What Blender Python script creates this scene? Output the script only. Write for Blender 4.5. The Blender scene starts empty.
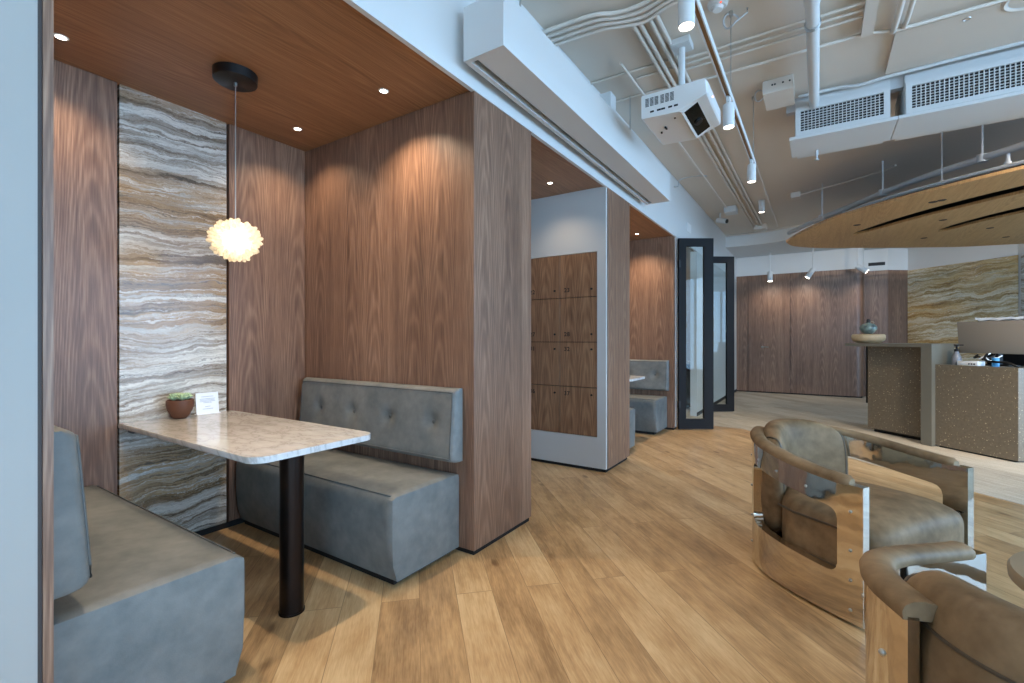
import bpy, bmesh, math, random
from mathutils import Vector, Matrix
random.seed(7)
SC = bpy.context.scene
COL = SC.collection
PI = math.pi

# ------------------------------------------------------------------ node helpers
class NT:
    def __init__(self, name):
        self.m = bpy.data.materials.new(name); self.m.use_nodes = True
        self.t = self.m.node_tree
        self.b = self.t.nodes['Principled BSDF']
        self.out = self.t.nodes['Material Output']
    def n(self, typ, **kw):
        nd = self.t.nodes.new(typ)
        for k, v in kw.items(): setattr(nd, k, v)
        return nd
    def put(self, sock, v):
        if isinstance(v, bpy.types.NodeSocket): self.t.links.new(v, sock)
        elif v is not None:
            try: sock.default_value = v
            except Exception: sock.default_value = (v, v, v)
    def math(self, op, a, b=0.0, c=0.0):
        nd = self.n('ShaderNodeMath', operation=op)
        self.put(nd.inputs[0], a); self.put(nd.inputs[1], b)
        if len(nd.inputs) > 2: self.put(nd.inputs[2], c)
        return nd.outputs[0]
    def add(self, a, b): return self.math('ADD', a, b)
    def mul(self, a, b): return self.math('MULTIPLY', a, b)
    def comb(self, x, y, z):
        nd = self.n('ShaderNodeCombineXYZ')
        for i, v in enumerate((x, y, z)): self.put(nd.inputs[i], v)
        return nd.outputs[0]
    def pos(self, kind='world'):
        if kind == 'world': s = self.n('ShaderNodeNewGeometry').outputs['Position']
        else: s = self.n('ShaderNodeTexCoord').outputs['Object']
        sp = self.n('ShaderNodeSeparateXYZ'); self.put(sp.inputs[0], s)
        return s, sp.outputs[0], sp.outputs[1], sp.outputs[2]
    def noise(self, vec, scale=1.0, detail=2.0, rough=.5):
        nd = self.n('ShaderNodeTexNoise')
        self.put(nd.inputs['Vector'], vec); nd.inputs['Scale'].default_value = scale
        nd.inputs['Detail'].default_value = detail; nd.inputs['Roughness'].default_value = rough
        return nd.outputs[0]
    def ramp(self, fac, stops):
        nd = self.n('ShaderNodeValToRGB'); self.put(nd.inputs[0], fac)
        el = nd.color_ramp.elements
        while len(el) < len(stops): el.new(.5)
        for e, (p, c) in zip(el, stops):
            e.position = p; e.color = (*c, 1) if len(c) == 3 else c
        return nd.outputs[0]
    def mix(self, f, a, b, mode='MIX'):
        nd = self.n('ShaderNodeMix', data_type='RGBA', blend_type=mode)
        self.put(nd.inputs[0], f)
        for s, v in ((nd.inputs[6], a), (nd.inputs[7], b)):
            if isinstance(v, tuple): v = (*v, 1) if len(v) == 3 else v
            self.put(s, v)
        return nd.outputs[2]
    def bump(self, h, strength=.2, dist=.01):
        nd = self.n('ShaderNodeBump'); self.put(nd.inputs['Height'], h)
        nd.inputs['Strength'].default_value = strength; nd.inputs['Distance'].default_value = dist
        self.t.links.new(nd.outputs[0], self.b.inputs['Normal'])
    def set(self, **kw):
        for k, v in kw.items():
            s = self.b.inputs[k.replace('_', ' ')]
            if isinstance(v, tuple) and len(v) == 3: v = (*v, 1)
            self.put(s, v)
        return self.m

def srgb(r, g, b):
    f = lambda c: (c/255/12.92) if c/255 <= .04045 else ((c/255+.055)/1.055)**2.4
    return (f(r), f(g), f(b))

def plain(name, col, rough=.5, metal=0.0, var=.06, scale=6, **kw):
    t = NT(name); p, x, y, z = t.pos()
    nz = t.noise(p, scale, 3)
    c = t.mix(nz, tuple(v*(1-var) for v in col), tuple(min(1, v*(1+var)) for v in col))
    return t.set(Base_Color=c, Roughness=rough, Metallic=metal, **kw)

def wood(name, cd, cm, cl, grain='z', leaf=.30, tone=.25, rough=.42, seed=0.0):
    """veneer: book-matched leaves with flame figure along the grain"""
    t = NT(name); p, x, y, z = t.pos()
    if grain == 'z': u, v = t.add(x, y), z
    elif grain == 'y': u, v = x, y
    else: u, v = y, x
    u = t.add(u, seed + 20.0)
    cell = t.math('FLOOR', t.math('DIVIDE', u, leaf))
    wn = t.n('ShaderNodeTexWhiteNoise', noise_dimensions='1D'); t.put(wn.inputs['W'], cell)
    pair = t.math('FLOOR', t.math('DIVIDE', u, leaf*2))
    wn2 = t.n('ShaderNodeTexWhiteNoise', noise_dimensions='1D'); t.put(wn2.inputs['W'], pair)
    fold = t.math('PINGPONG', u, leaf)
    fo = t.math('SUBTRACT', fold, leaf*.62)
    vv = t.add(v, t.mul(wn2.outputs[0], 5.0))
    nz = t.noise(t.comb(t.mul(fold, 5.0), t.mul(vv, .9), seed), 1.0, 3)
    f = t.add(t.add(t.mul(t.mul(fo, fo), 15.0), t.mul(vv, .17)), t.mul(nz, .22))
    s = t.math('SINE', t.mul(f, 130.0))
    s = t.math('MULTIPLY_ADD', s, .5, .5)
    s = t.math('POWER', s, 1.4)
    fine = t.noise(t.comb(t.mul(u, 170.0), t.mul(v, 5.0), seed), 1.0, 3, .6)
    med = t.noise(t.comb(t.mul(u, 28.0), t.mul(v, .8), seed+3), 1.0, 2)
    lo = t.noise(t.comb(t.mul(u, 3.0), t.mul(v, .6), seed+9), 1.0, 2)
    fac = t.add(t.add(t.mul(s, .11), t.mul(fine, .54)), t.add(t.mul(med, .34), t.mul(lo, .18)))
    fac = t.add(fac, t.mul(t.math('SUBTRACT', wn.outputs[0], .5), tone*.3))
    c = t.ramp(fac, [(.36, cd), (.57, cm), (.78, cl)])
    t.bump(fine, .08, .003)
    return t.set(Base_Color=c, Roughness=rough)

def stone(name, pal, axis='sum', lod=1.0, seed=0.0):
    t = NT(name); p, x, y, z = t.pos()
    u = t.add(x, y) if axis == 'sum' else t.math('SUBTRACT', x, y)
    w1 = t.noise(t.comb(t.mul(u, 1.6*lod), t.mul(z, 1.8*lod), seed), 1.0, 3)
    w2 = t.noise(t.comb(t.mul(u, 5*lod), t.mul(z, 16*lod), seed+5), 1.0, 5, .68)
    w3 = t.noise(t.comb(t.mul(u, 18*lod), t.mul(z, 60*lod), seed+8), 1.0, 3, .65)
    zz = t.add(t.add(t.mul(z, 1.0), t.mul(w1, .24/lod)), t.add(t.mul(w2, .080/lod), t.mul(w3, .036/lod)))
    zz = t.add(zz, t.mul(u, -.05))
    band = t.noise(t.comb(t.mul(u, .45), 0.0, t.mul(zz, 11.0*lod)), 1.0, 8, .74)
    big = t.noise(t.comb(t.mul(u, .3), seed+2.0, t.mul(zz, 2.4*lod)), 1.0, 2)
    thin = t.noise(t.comb(t.mul(u, 1.0), seed+7.0, t.mul(zz, 46.0*lod)), 1.0, 6, .78)
    hair = t.noise(t.comb(t.mul(u, 7.0), seed+11.0, t.mul(zz, 170.0*lod)), 1.0, 3, .7)
    c1 = t.ramp(band, [(.32, pal[0]), (.42, pal[1]), (.49, pal[2]), (.56, pal[3]), (.64, pal[2])])
    c2 = t.ramp(band, [(.32, pal[0]), (.43, pal[4]), (.51, pal[5]), (.58, pal[2]), (.66, pal[3])])
    bf = t.ramp(big, [(.46, (0, 0, 0)), (.60, (1, 1, 1))])
    c = t.mix(bf, c1, c2)
    dk = t.ramp(thin, [(.36, (1, 1, 1)), (.45, (0, 0, 0))])
    c = t.mix(t.mul(dk, .80), c, pal[0])
    wt = t.ramp(thin, [(.55, (0, 0, 0)), (.63, (1, 1, 1))])
    c = t.mix(t.mul(wt, .75), c, pal[3])
    c = t.mix(.8, c, t.ramp(hair, [(.25, (.18, .18, .18)), (.75, (.82, .82, .82))]), 'SOFT_LIGHT')
    return t.set(Base_Color=c, Roughness=.22)

def leather(name, cd, cl, rough=.5, kind='world', sc=4.5):
    t = NT(name); p, x, y, z = t.pos(kind)
    a = t.noise(p, sc, 5, .62); b = t.noise(p, 22, 3)
    f = t.add(t.mul(a, .75), t.mul(b, .25))
    c = t.ramp(f, [(.36, cd), (.64, cl)])
    vo = t.n('ShaderNodeTexVoronoi'); t.put(vo.inputs['Vector'], p); vo.inputs['Scale'].default_value = 260
    t.bump(vo.outputs['Distance'], .12, .002)
    return t.set(Base_Color=c, Roughness=rough)

def emit(name, col, st):
    t = NT(name)
    return t.set(Base_Color=(0, 0, 0), Emission_Color=col, Emission_Strength=st)

M = {}
M['walnut'] = wood('walnut_veneer', srgb(88, 64, 50), srgb(126, 94, 75), srgb(163, 129, 105))
M['walnut_locker'] = wood('walnut_locker', srgb(88, 62, 45), srgb(130, 94, 68), srgb(166, 127, 95), leaf=.22, tone=.1, seed=3.1)
M['ceiling_wood'] = wood('ceiling_veneer', srgb(122, 84, 56), srgb(152, 108, 74), srgb(176, 132, 94), grain='y', leaf=.6, tone=.1, seed=1.7)
M['maple'] = wood('canopy_veneer', srgb(160, 116, 72), srgb(186, 142, 92), srgb(205, 164, 112), grain='y', leaf=.9, tone=.1, seed=2.2)
GREY = [srgb(80, 70, 60), srgb(140, 124, 106), srgb(170, 161, 149), srgb(224, 220, 210), srgb(130, 104, 74), srgb(168, 138, 102)]
GOLD = [srgb(112, 96, 72), srgb(170, 142, 96), srgb(204, 182, 142), srgb(236, 228, 206), srgb(180, 142, 90), srgb(212, 178, 122)]
M['stone'] = stone('banded_onyx', GREY, lod=1.5, seed=1.3)
M['stone_shaded'] = stone('banded_onyx_shaded', GREY, 'diff', 1.2, 6.0)  # stone strip beside the golden panel; its shade is painted in as grey
M['stone_gold'] = stone('banded_onyx_gold', GOLD, 'diff', 1.0, 4.0)
M['white'] = plain('white_paint', srgb(210, 210, 208), .55, var=.015, scale=2)
M['white_wall'] = plain('white_wall_paint', srgb(190, 188, 184), .6, var=.02, scale=1.5)
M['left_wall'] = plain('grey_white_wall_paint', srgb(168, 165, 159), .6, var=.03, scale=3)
M['ceil'] = plain('slab_paint', srgb(212, 200, 186), .75, var=.03, scale=1.2)
M['conduit'] = plain('painted_conduit', srgb(216, 206, 194), .5, var=.03, scale=8)
M['pipe'] = plain('painted_pipe', srgb(196, 196, 196), .5, var=.03, scale=8)
M['plastic'] = plain('white_plastic', srgb(232, 232, 230), .35, var=.01)
M['black'] = plain('black_metal', srgb(26, 25, 25), .38, .2, var=.1)
M['bronze'] = plain('dark_bronze', srgb(46, 38, 34), .30, .85, var=.12, scale=14)
M['edge_strip'] = plain('dark_edge_strip', srgb(80, 70, 66), .6)
M['shadow_black'] = plain('black_recess', srgb(18, 16, 15), .7)
M['frame_dark'] = plain('dark_door_frame', srgb(30, 30, 32), .65, .0, var=.06, Specular_IOR_Level=.2)
M['steel'] = plain('brushed_steel', srgb(190, 190, 188), .3, .95)
M['grille_dark'] = plain('grille_void', srgb(38, 38, 40), .7)
M['brass'] = plain('track_slot', srgb(150, 112, 66), .4, .3)
M['grey_leather'] = leather('grey_bench_leather', srgb(98, 102, 101), srgb(127, 128, 124), .6)
M['grey_button'] = leather('grey_button_leather', srgb(82, 85, 84), srgb(104, 105, 102), .6)
M['brown_leather'] = leather('brown_leather', srgb(100, 80, 57), srgb(148, 122, 92), .55, 'object', 4.0)
M['brown_leather'].node_tree.nodes['Principled BSDF'].inputs['Specular IOR Level'].default_value = .22
M['brown_seam'] = leather('brown_seam', srgb(70, 58, 45), srgb(92, 76, 58), .5, 'object', 5.0)
M['terracotta'] = plain('rust_pot', srgb(98, 60, 40), .6, var=.2, scale=40)
M['soil'] = plain('soil', srgb(52, 40, 30), .9, var=.3, scale=60)
M['succulent'] = plain('succulent_green', srgb(176, 198, 156), .5, var=.4, scale=70)
M['card'] = plain('white_card', srgb(240, 244, 248), .4, var=.01)
M['card_ink'] = plain('pale_ink', srgb(176, 188, 200), .6)
M['ink'] = plain('dark_ink', srgb(34, 26, 22), .6)
M['lens_dark'] = plain('dark_lens', srgb(16, 14, 10), .12)
M['beige_stone'] = plain('beige_stone', srgb(170, 150, 118), .6, var=.15, scale=20)
M['table_top2'] = plain('grey_brown_top', srgb(150, 132, 108), .35, var=.06, scale=8)
M['blue_plastic'] = plain('blue_plastic', srgb(70, 150, 200), .4)
M['clear_grey'] = plain('grey_bottle', srgb(126, 128, 134), .2)
M['monitor_back'] = plain('monitor_back', srgb(140, 130, 118), .6, var=.03)
M['room_wall'] = plain('meeting_room_wall', srgb(150, 140, 130), .7, var=.04)
M['desk_slab'] = plain('grey_slab', srgb(112, 109, 98), .4, var=.08, scale=9)
M['lamp_on'] = emit('lamp_lens_on', (1, .93, .82), 14)
M['bulb_on'] = emit('pendant_bulb_on', (1, .92, .76), 9)
M['led'] = emit('standby_led', (.9, .45, 1), 4)
M['red_led'] = emit('red_led', (1, .15, .08), 1.5)

def mk_chrome():
    t = NT('polished_metal'); p, x, y, z = t.pos('object')
    nz = t.noise(p, 7, 2); t.bump(nz, .10, .02)
    r = t.math('MULTIPLY_ADD', t.noise(p, 18, 3), .07, .02)
    return t.set(Base_Color=srgb(214, 208, 198), Metallic=1.0, Roughness=r)
M['chrome'] = mk_chrome()

def mk_floor():
    t = NT('oak_planks'); p, x, y, z = t.pos()
    q = t.mul(t.math('SUBTRACT', y, x), .70711); a = t.mul(t.add(x, y), .70711)
    br = t.n('ShaderNodeTexBrick'); br.offset = .37; br.offset_frequency = 2; br.squash = 1
    t.put(br.inputs['Vector'], t.comb(t.add(q, 30.3), t.add(a, 30.06), 0.0))
    br.inputs['Scale'].default_value = 1; br.inputs['Brick Width'].default_value = 1.75
    br.inputs['Row Height'].default_value = .178; br.inputs['Mortar Size'].default_value = .0016
    br.inputs['Mortar Smooth'].default_value = .2; br.inputs['Bias'].default_value = 0
    br.inputs['Color1'].default_value = (0, 0, 0, 1); br.inputs['Color2'].default_value = (1, 1, 1, 1)
    br.inputs['Mortar'].default_value = (.5, .5, .5, 1)
    tone = t.n('ShaderNodeSeparateColor'); t.put(tone.inputs[0], br.outputs['Color']); tone = tone.outputs[0]
    off = t.mul(tone, 37.0)
    wq = t.add(t.mul(a, 1.0), t.mul(t.noise(t.comb(t.mul(q, 1.6), t.mul(a, 6.0), off), 1.0, 2), .10))
    g1 = t.noise(t.comb(t.mul(q, 1.3), t.mul(wq, 30.0), off), 1.0, 4, .6)
    g2 = t.noise(t.comb(t.mul(q, 14.0), t.mul(a, 150.0), off), 1.0, 3, .6)
    cl = t.noise(t.comb(t.mul(q, 3.0), t.mul(a, 7.0), off), 1.0, 3, .6)
    f = t.add(t.add(t.mul(g1, .34), t.mul(g2, .30)), t.add(t.mul(cl, .40), t.mul(t.math('SUBTRACT', tone, .5), .16)))
    c = t.ramp(f, [(.36, srgb(146, 114, 78)), (.52, srgb(188, 152, 108)), (.68, srgb(212, 182, 138))])
    vo = t.n('ShaderNodeTexVoronoi'); t.put(vo.inputs['Vector'], t.comb(t.mul(q, 2.1), t.mul(a, 5.0), off)); vo.inputs['Scale'].default_value = 1
    wob = t.add(vo.outputs['Distance'], t.mul(t.noise(t.comb(t.mul(q, 30.0), t.mul(a, 60.0), 0.0), 1.0, 2), .05))
    kn = t.ramp(wob, [(.075, (1, 1, 1)), (.16, (0, 0, 0))])
    c = t.mix(t.mul(kn, .7), c, srgb(92, 64, 40))
    c = t.mix(t.mul(br.outputs['Fac'], .55), c, srgb(84, 58, 34))
    t.bump(t.math('SUBTRACT', g2, t.mul(br.outputs['Fac'], 2.0)), .12, .003)
    r = t.math('MULTIPLY_ADD', g1, .15, .30)
    return t.set(Base_Color=c, Roughness=r)
M['floor'] = mk_floor()

def mk_carpet():
    t = NT('carpet_planks'); p, x, y, z = t.pos()
    q = t.mul(t.math('SUBTRACT', y, x), .70711); a = t.mul(t.add(x, y), .70711)
    br = t.n('ShaderNodeTexBrick'); br.offset = .5
    t.put(br.inputs['Vector'], t.comb(t.add(q, 30.0), t.add(a, 30.0), 0.0)); br.inputs['Scale'].default_value = 1
    br.inputs['Brick Width'].default_value = 1.0; br.inputs['Row Height'].default_value = .25; br.inputs['Mortar Size'].default_value = 0.0
    br.inputs['Color1'].default_value = (0, 0, 0, 1); br.inputs['Color2'].default_value = (1, 1, 1, 1)
    sp = t.n('ShaderNodeSeparateColor'); t.put(sp.inputs[0], br.outputs['Color'])
    n1 = t.noise(t.comb(t.mul(q, 3.0), t.mul(a, 40.0), 0.0), 1.0, 3); n2 = t.noise(p, 180, 2)
    f = t.add(t.add(t.mul(n1, .45), t.mul(n2, .4)), t.mul(sp.outputs[0], .16))
    c = t.ramp(f, [(.32, srgb(142, 132, 116)), (.70, srgb(200, 189, 170))])
    t.bump(n2, .3, .004)
    return t.set(Base_Color=c, Roughness=.95)
M['carpet'] = mk_carpet()

def mk_terrazzo():
    t = NT('terrazzo'); p, x, y, z = t.pos()
    vo = t.n('ShaderNodeTexVoronoi'); t.put(vo.inputs['Vector'], p); vo.inputs['Scale'].default_value = 50
    vr = t.n('ShaderNodeSeparateColor'); t.put(vr.inputs[0], vo.outputs['Color'])
    thr = t.math('MULTIPLY', t.math('GREATER_THAN', vr.outputs[0], .55), t.math('LESS_THAN', vo.outputs['Distance'], t.mul(vr.outputs[1], .38)))
    base = t.mix(t.noise(p, 45, 4), srgb(92, 82, 68), srgb(128, 116, 98))
    chip = t.mix(vr.outputs[2], srgb(150, 132, 100), srgb(196, 182, 150))
    return t.set(Base_Color=t.mix(thr, base, chip), Roughness=.45)
M['terrazzo'] = mk_terrazzo()

def mk_marble():
    t = NT('pale_marble'); p, x, y, z = t.pos()
    v = t.noise(t.comb(t.mul(t.add(x, t.mul(z, 1.0)), 4.0), t.mul(y, 9.0), 0.0), 1.0, 5, .65)
    f = t.math('ABSOLUTE', t.math('SUBTRACT', v, .5))
    c = t.ramp(f, [(.0, srgb(190, 187, 182)), (.03, srgb(212, 210, 207)), (.2, srgb(226, 225, 223))])
    return t.set(Base_Color=c, Roughness=.13)
M['marble'] = mk_marble()

def mk_petal():
    t = NT('crystal_petal')
    gl = t.n('ShaderNodeBsdfGlossy'); gl.inputs['Roughness'].default_value = .1
    tr = t.n('ShaderNodeBsdfTranslucent'); tr.inputs['Color'].default_value = (1, .96, .88, 1)
    tp = t.n('ShaderNodeBsdfTransparent'); tp.inputs['Color'].default_value = (1, .95, .86, 1)
    m1 = t.n('ShaderNodeMixShader'); m1.inputs[0].default_value = .35
    t.t.links.new(tr.outputs[0], m1.inputs[1]); t.t.links.new(tp.outputs[0], m1.inputs[2])
    m2 = t.n('ShaderNodeMixShader'); m2.inputs[0].default_value = .12
    t.t.links.new(m1.outputs[0], m2.inputs[1]); t.t.links.new(gl.outputs[0], m2.inputs[2])
    t.t.links.new(m2.outputs[0], t.out.inputs['Surface'])
    return t.m
M['petal'] = mk_petal()

def mk_glass():
    t = NT('door_glass')
    gl = t.n('ShaderNodeBsdfGlossy'); gl.inputs['Roughness'].default_value = .02
    tp = t.n('ShaderNodeBsdfTransparent'); tp.inputs['Color'].default_value = (.90, .95, .95, 1)
    m2 = t.n('ShaderNodeMixShader'); m2.inputs[0].default_value = .02
    t.t.links.new(tp.outputs[0], m2.inputs[1]); t.t.links.new(gl.outputs[0], m2.inputs[2])
    t.t.links.new(m2.outputs[0], t.out.inputs['Surface'])
    return t.m
M['glass'] = mk_glass()

def mk_glaze():
    t = NT('teal_glaze'); p, x, y, z = t.pos()
    c = t.ramp(t.noise(p, 12, 4), [(.35, srgb(62, 74, 74)), (.55, srgb(112, 132, 128)), (.7, srgb(160, 150, 124))])
    return t.set(Base_Color=c, Roughness=.3)
M['glaze'] = mk_glaze()

# ------------------------------------------------------------------ mesh helpers
def link(name, bm, mat, parent=None, smooth=None, off=None, recalc=True):
    if off is not None: bmesh.ops.translate(bm, verts=bm.verts, vec=-Vector(off))
    if recalc: bmesh.ops.recalc_face_normals(bm, faces=bm.faces)
    me = bpy.data.meshes.new(name); bm.to_mesh(me); bm.free()
    me.materials.append(M[mat] if isinstance(mat, str) else mat)
    if smooth is not None:
        for p in me.polygons: p.use_smooth = True
        me.set_sharp_from_angle(angle=math.radians(smooth))
    o = bpy.data.objects.new(name, me); COL.objects.link(o)
    if parent is not None: o.parent = parent
    return o
def bm_new(): return bmesh.new()
def box(bm, x0, x1, y0, y1, z0, z1, bev=0, seg=2, only=None):
    r = bmesh.ops.create_cube(bm, size=1.0)
    vs = r['verts']
    for v in vs:
        v.co = Vector((x0+(v.co.x+.5)*(x1-x0), y0+(v.co.y+.5)*(y1-y0), z0+(v.co.z+.5)*(z1-z0)))
    if bev:
        es = list({e for v in vs for e in v.link_edges})
        if only: es = [e for e in es if only(e)]
        bmesh.ops.bevel(bm, geom=es, offset=bev, segments=seg, profile=.5, affect='EDGES')
    return bm
def B(x0, x1, y0, y1, z0, z1, bev=0, seg=2, only=None): return box(bm_new(), x0, x1, y0, y1, z0, z1, bev, seg, only)
def cyl(bm, p0, p1, r0, r1=None, seg=16, cap=True):
    p0, p1 = Vector(p0), Vector(p1); d = p1-p0; r1 = r0 if r1 is None else r1
    q = d.to_track_quat('Z', 'Y').to_matrix().to_4x4()
    bmesh.ops.create_cone(bm, cap_ends=cap, segments=seg, radius1=r0, radius2=r1, depth=d.length,
                          matrix=Matrix.Translation((p0+p1)/2) @ q)
    return bm
def tube(bm, pts, r, seg=8, closed=False):
    pts = [Vector(p) for p in pts]; n = len(pts); rings = []
    for i, p in enumerate(pts):
        a = pts[i-1] if (i > 0 or closed) else pts[0]; b = pts[(i+1) % n] if (i < n-1 or closed) else pts[-1]
        t = (b-a).normalized()
        up = Vector((0, 0, 1)) if abs(t.z) < .95 else Vector((1, 0, 0))
        s = t.cross(up).normalized(); w = s.cross(t)
        rings.append([bm.verts.new(p + r*(math.cos(2*PI*k/seg)*s + math.sin(2*PI*k/seg)*w)) for k in range(seg)])
    m = n if closed else n-1
    for i in range(m):
        A, C = rings[i], rings[(i+1) % n]
        for k in range(seg): bm.faces.new((A[k], A[(k+1) % seg], C[(k+1) % seg], C[k]))
    if not closed:
        bm.faces.new(rings[0][::-1]); bm.faces.new(rings[-1])
    return bm
def smooth_path(pts, n=6):
    P = [Vector(p) for p in pts]; out = []
    for i in range(len(P)-1):
        a, b, c, d = P[max(i-1, 0)], P[i], P[i+1], P[min(i+2, len(P)-1)]
        for k in range(n):
            t = k/n
            out.append(.5*((2*b)+(-a+c)*t+(2*a-5*b+4*c-d)*t*t+(-a+3*b-3*c+d)*t**3))
    out.append(P[-1]); return out
def lathe(bm, prof, c=(0, 0, 0), seg=32):
    rings = []
    for r, z in prof:
        if r < 1e-5: rings.append([bm.verts.new((c[0], c[1], c[2]+z))])
        else: rings.append([bm.verts.new((c[0]+r*math.cos(2*PI*k/seg), c[1]+r*math.sin(2*PI*k/seg), c[2]+z)) for k in range(seg)])
    for A, C in zip(rings, rings[1:]):
        for k in range(seg):
            if len(A) == 1 and len(C) == 1: continue
            if len(A) == 1: bm.faces.new((A[0], C[(k+1) % seg], C[k]))
            elif len(C) == 1: bm.faces.new((A[k], A[(k+1) % seg], C[0]))
            else: bm.faces.new((A[k], A[(k+1) % seg], C[(k+1) % seg], C[k]))
    return bm
def prism(bm, poly, z0, z1):
    lo = [bm.verts.new((x, y, z0)) for x, y in poly]; hi = [bm.verts.new((x, y, z1)) for x, y in poly]
    n = len(poly)
    bm.faces.new(lo[::-1]); bm.faces.new(hi)
    for i in range(n): bm.faces.new((lo[i], lo[(i+1) % n], hi[(i+1) % n], hi[i]))
    return bm
def wallseg(bm, p, q, th, z0, z1):
    """upright slab from p to q, thickness on the left-hand side of p>q"""
    p, q = Vector(p), Vector(q); d = (q-p).normalized(); n = Vector((-d.y, d.x))*th
    return prism(bm, [p, q, q+n, p+n], z0, z1)
def thing(name, label, cat, loc, group=None, rotz=0):
    o = bpy.data.objects.new(name, None); COL.objects.link(o); o.empty_display_size = .1
    o.location = loc; o.rotation_euler = (0, 0, rotz); tag(o, label, cat, group); return o
def tag(o, label, cat, group=None, kind=None):
    o['label'] = label; o['category'] = cat
    if group: o['group'] = group
    if kind: o['kind'] = kind
    return o
def struct(name, bm, mat, label, cat, smooth=None):
    o = link(name, bm, mat, None, smooth); tag(o, label, cat, None, 'structure'); return o
def dup(root, loc, label=None, group=None):
    r = root.copy(); COL.objects.link(r); r.location = loc
    if label: r['label'] = label
    if group: r['group'] = group
    for ch in list(root.children):
        c = ch.copy(); COL.objects.link(c); c.parent = r
        for g in list(ch.children):
            d = g.copy(); COL.objects.link(d); d.parent = c
    return r

# ------------------------------------------------------------------ the setting
FX = -1.66                     # front plane of the booths
struct('floor', prism(bm_new(), [(-6, -4), (6.2, -4), (6.2, .17), (-.9, 7.27), (-1.66, 7.3), (-6, 7.3)], -.1, 0), 'floor',
       'oak plank floor laid on the diagonal', 'floor')
struct('floor_carpet', prism(bm_new(), [(-6, 7.3), (-1.66, 7.3), (-.9, 7.27), (6.2, .17), (6.2, 14), (-6, 14)], -.1, .002), 'carpet',
       'grey carpet planks around the reception desk', 'carpet')
struct('ceiling', B(-6, 6.2, -4, 14, 3.5, 3.62), 'ceil', 'pale painted concrete slab ceiling with exposed services', 'ceiling')
struct('ceiling_booth', B(-3.45, -1.69, -.2, 6.76, 2.7, 2.76), 'ceiling_wood', 'warm wood veneer ceiling over the booths', 'ceiling')
struct('wall_header', B(-1.69, FX, .333, 12.5, 2.703, 3.5), 'white', 'white bulkhead wall above the booth openings', 'wall')
struct('trim_1', B(-1.682, FX+.006, .36, 6.83, 2.688, 2.703), 'white', 'thin white trim along the lower edge of the white bulkhead', 'trim')
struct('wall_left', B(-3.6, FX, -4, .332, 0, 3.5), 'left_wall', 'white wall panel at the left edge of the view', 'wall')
bm = box(bm_new(), -3.45, FX, .342, .362, 0, 2.7)
struct('wall_booth_left', bm, 'walnut', 'walnut partition edge beside the white wall panel', 'wall')
struct('trim_2', B(-3.45, FX-.008, .332, .342, 0, 2.7), 'edge_strip', 'dark shadow gap beside the walnut partition edge', 'trim')
def booth_back(dy, y0, y1, which):
    struct('wall_back', B(-3.50, -3.40, y0, y1, 0, 2.7), 'shadow_black', 'dark backing wall at the rear of the %s booth' % which, 'wall')
    bm = box(bm_new(), -3.40, -3.30, y0, .982+dy, 0, 2.7, .002, 1); box(bm, -3.40, -3.30, 1.578+dy, y1, 0, 2.7, .002, 1)
    struct('wall_back_veneer', bm, 'walnut', 'walnut panels either side of the stone in the %s booth' % which, 'wall')
    s = link('stone_cladding', B(-3.40, -3.306, .993+dy, 1.564+dy, .02, 2.7), 'stone')
    tag(s, 'tall banded grey and tan stone panel at the back of the %s booth' % which, 'stone cladding')
    struct('baseboard_back', B(-3.299, -3.289, y0, y1, 0, .035), 'shadow_black', 'black base strip along the back of the %s booth' % which, 'baseboard')
DY = 4.44
booth_back(0, .362, 2.13, 'nearest')
booth_back(DY, 4.77, 6.65, 'far')
struct('wall_partition', B(-3.45, FX, 2.135, 2.778, .028, 2.7, .003, 1), 'walnut', 'walnut clad block wall between nearest booth and lockers', 'wall')
struct('baseboard_partition', B(-3.45, FX-.012, 2.147, 2.766, 0, .03), 'shadow_black', 'black recessed base under the walnut block wall', 'baseboard')
struct('wall_alcove', B(-3.50, -3.40, 2.762, 4.77, 0, 2.7), 'white_wall', 'white rear wall of the locker alcove', 'wall')
bm = box(bm_new(), -3.40, -2.55, 4.155, 4.185, .03, 2.7)
box(bm, -1.755, -1.667, 4.155, 4.185, .03, 2.7); box(bm, -2.55, -1.755, 4.155, 4.185, 2.094, 2.7); box(bm, -2.55, -1.755, 4.155, 4.185, .03, .322)
bmesh.ops.remove_doubles(bm, verts=bm.verts, dist=1e-5)
struct('wall_locker', bm, 'white_wall', 'white panel wall around the walnut lockers', 'wall')
struct('wall_pillar', B(-3.40, FX, 4.195, 4.795, .028, 2.7, .003, 1), 'walnut', 'walnut clad block wall right of the lockers', 'wall')
struct('trim_3', B(-3.40, FX-.012, 4.185, 4.195, .0, 2.7), 'shadow_black', 'dark shadow gap beside the locker wall', 'trim')
struct('baseboard_pillar', B(-3.40, FX-.014, 4.165, 4.76, 0, .03), 'shadow_black', 'black recessed base under the locker wall', 'baseboard')
struct('wall_booth_far', B(-3.45, FX-.012, 6.65, 6.72, .028, 2.7), 'walnut', 'walnut end wall of the far booth', 'wall')
struct('trim_4', B(-3.45, FX, 6.72, 6.83, .028, 2.71), 'white', 'white end post between far booth and glass doors', 'trim')
struct('baseboard_far', B(-3.45, FX-.02, 6.66, 6.82, 0, .028), 'shadow_black', 'black recessed base under the white end post', 'baseboard')
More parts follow.
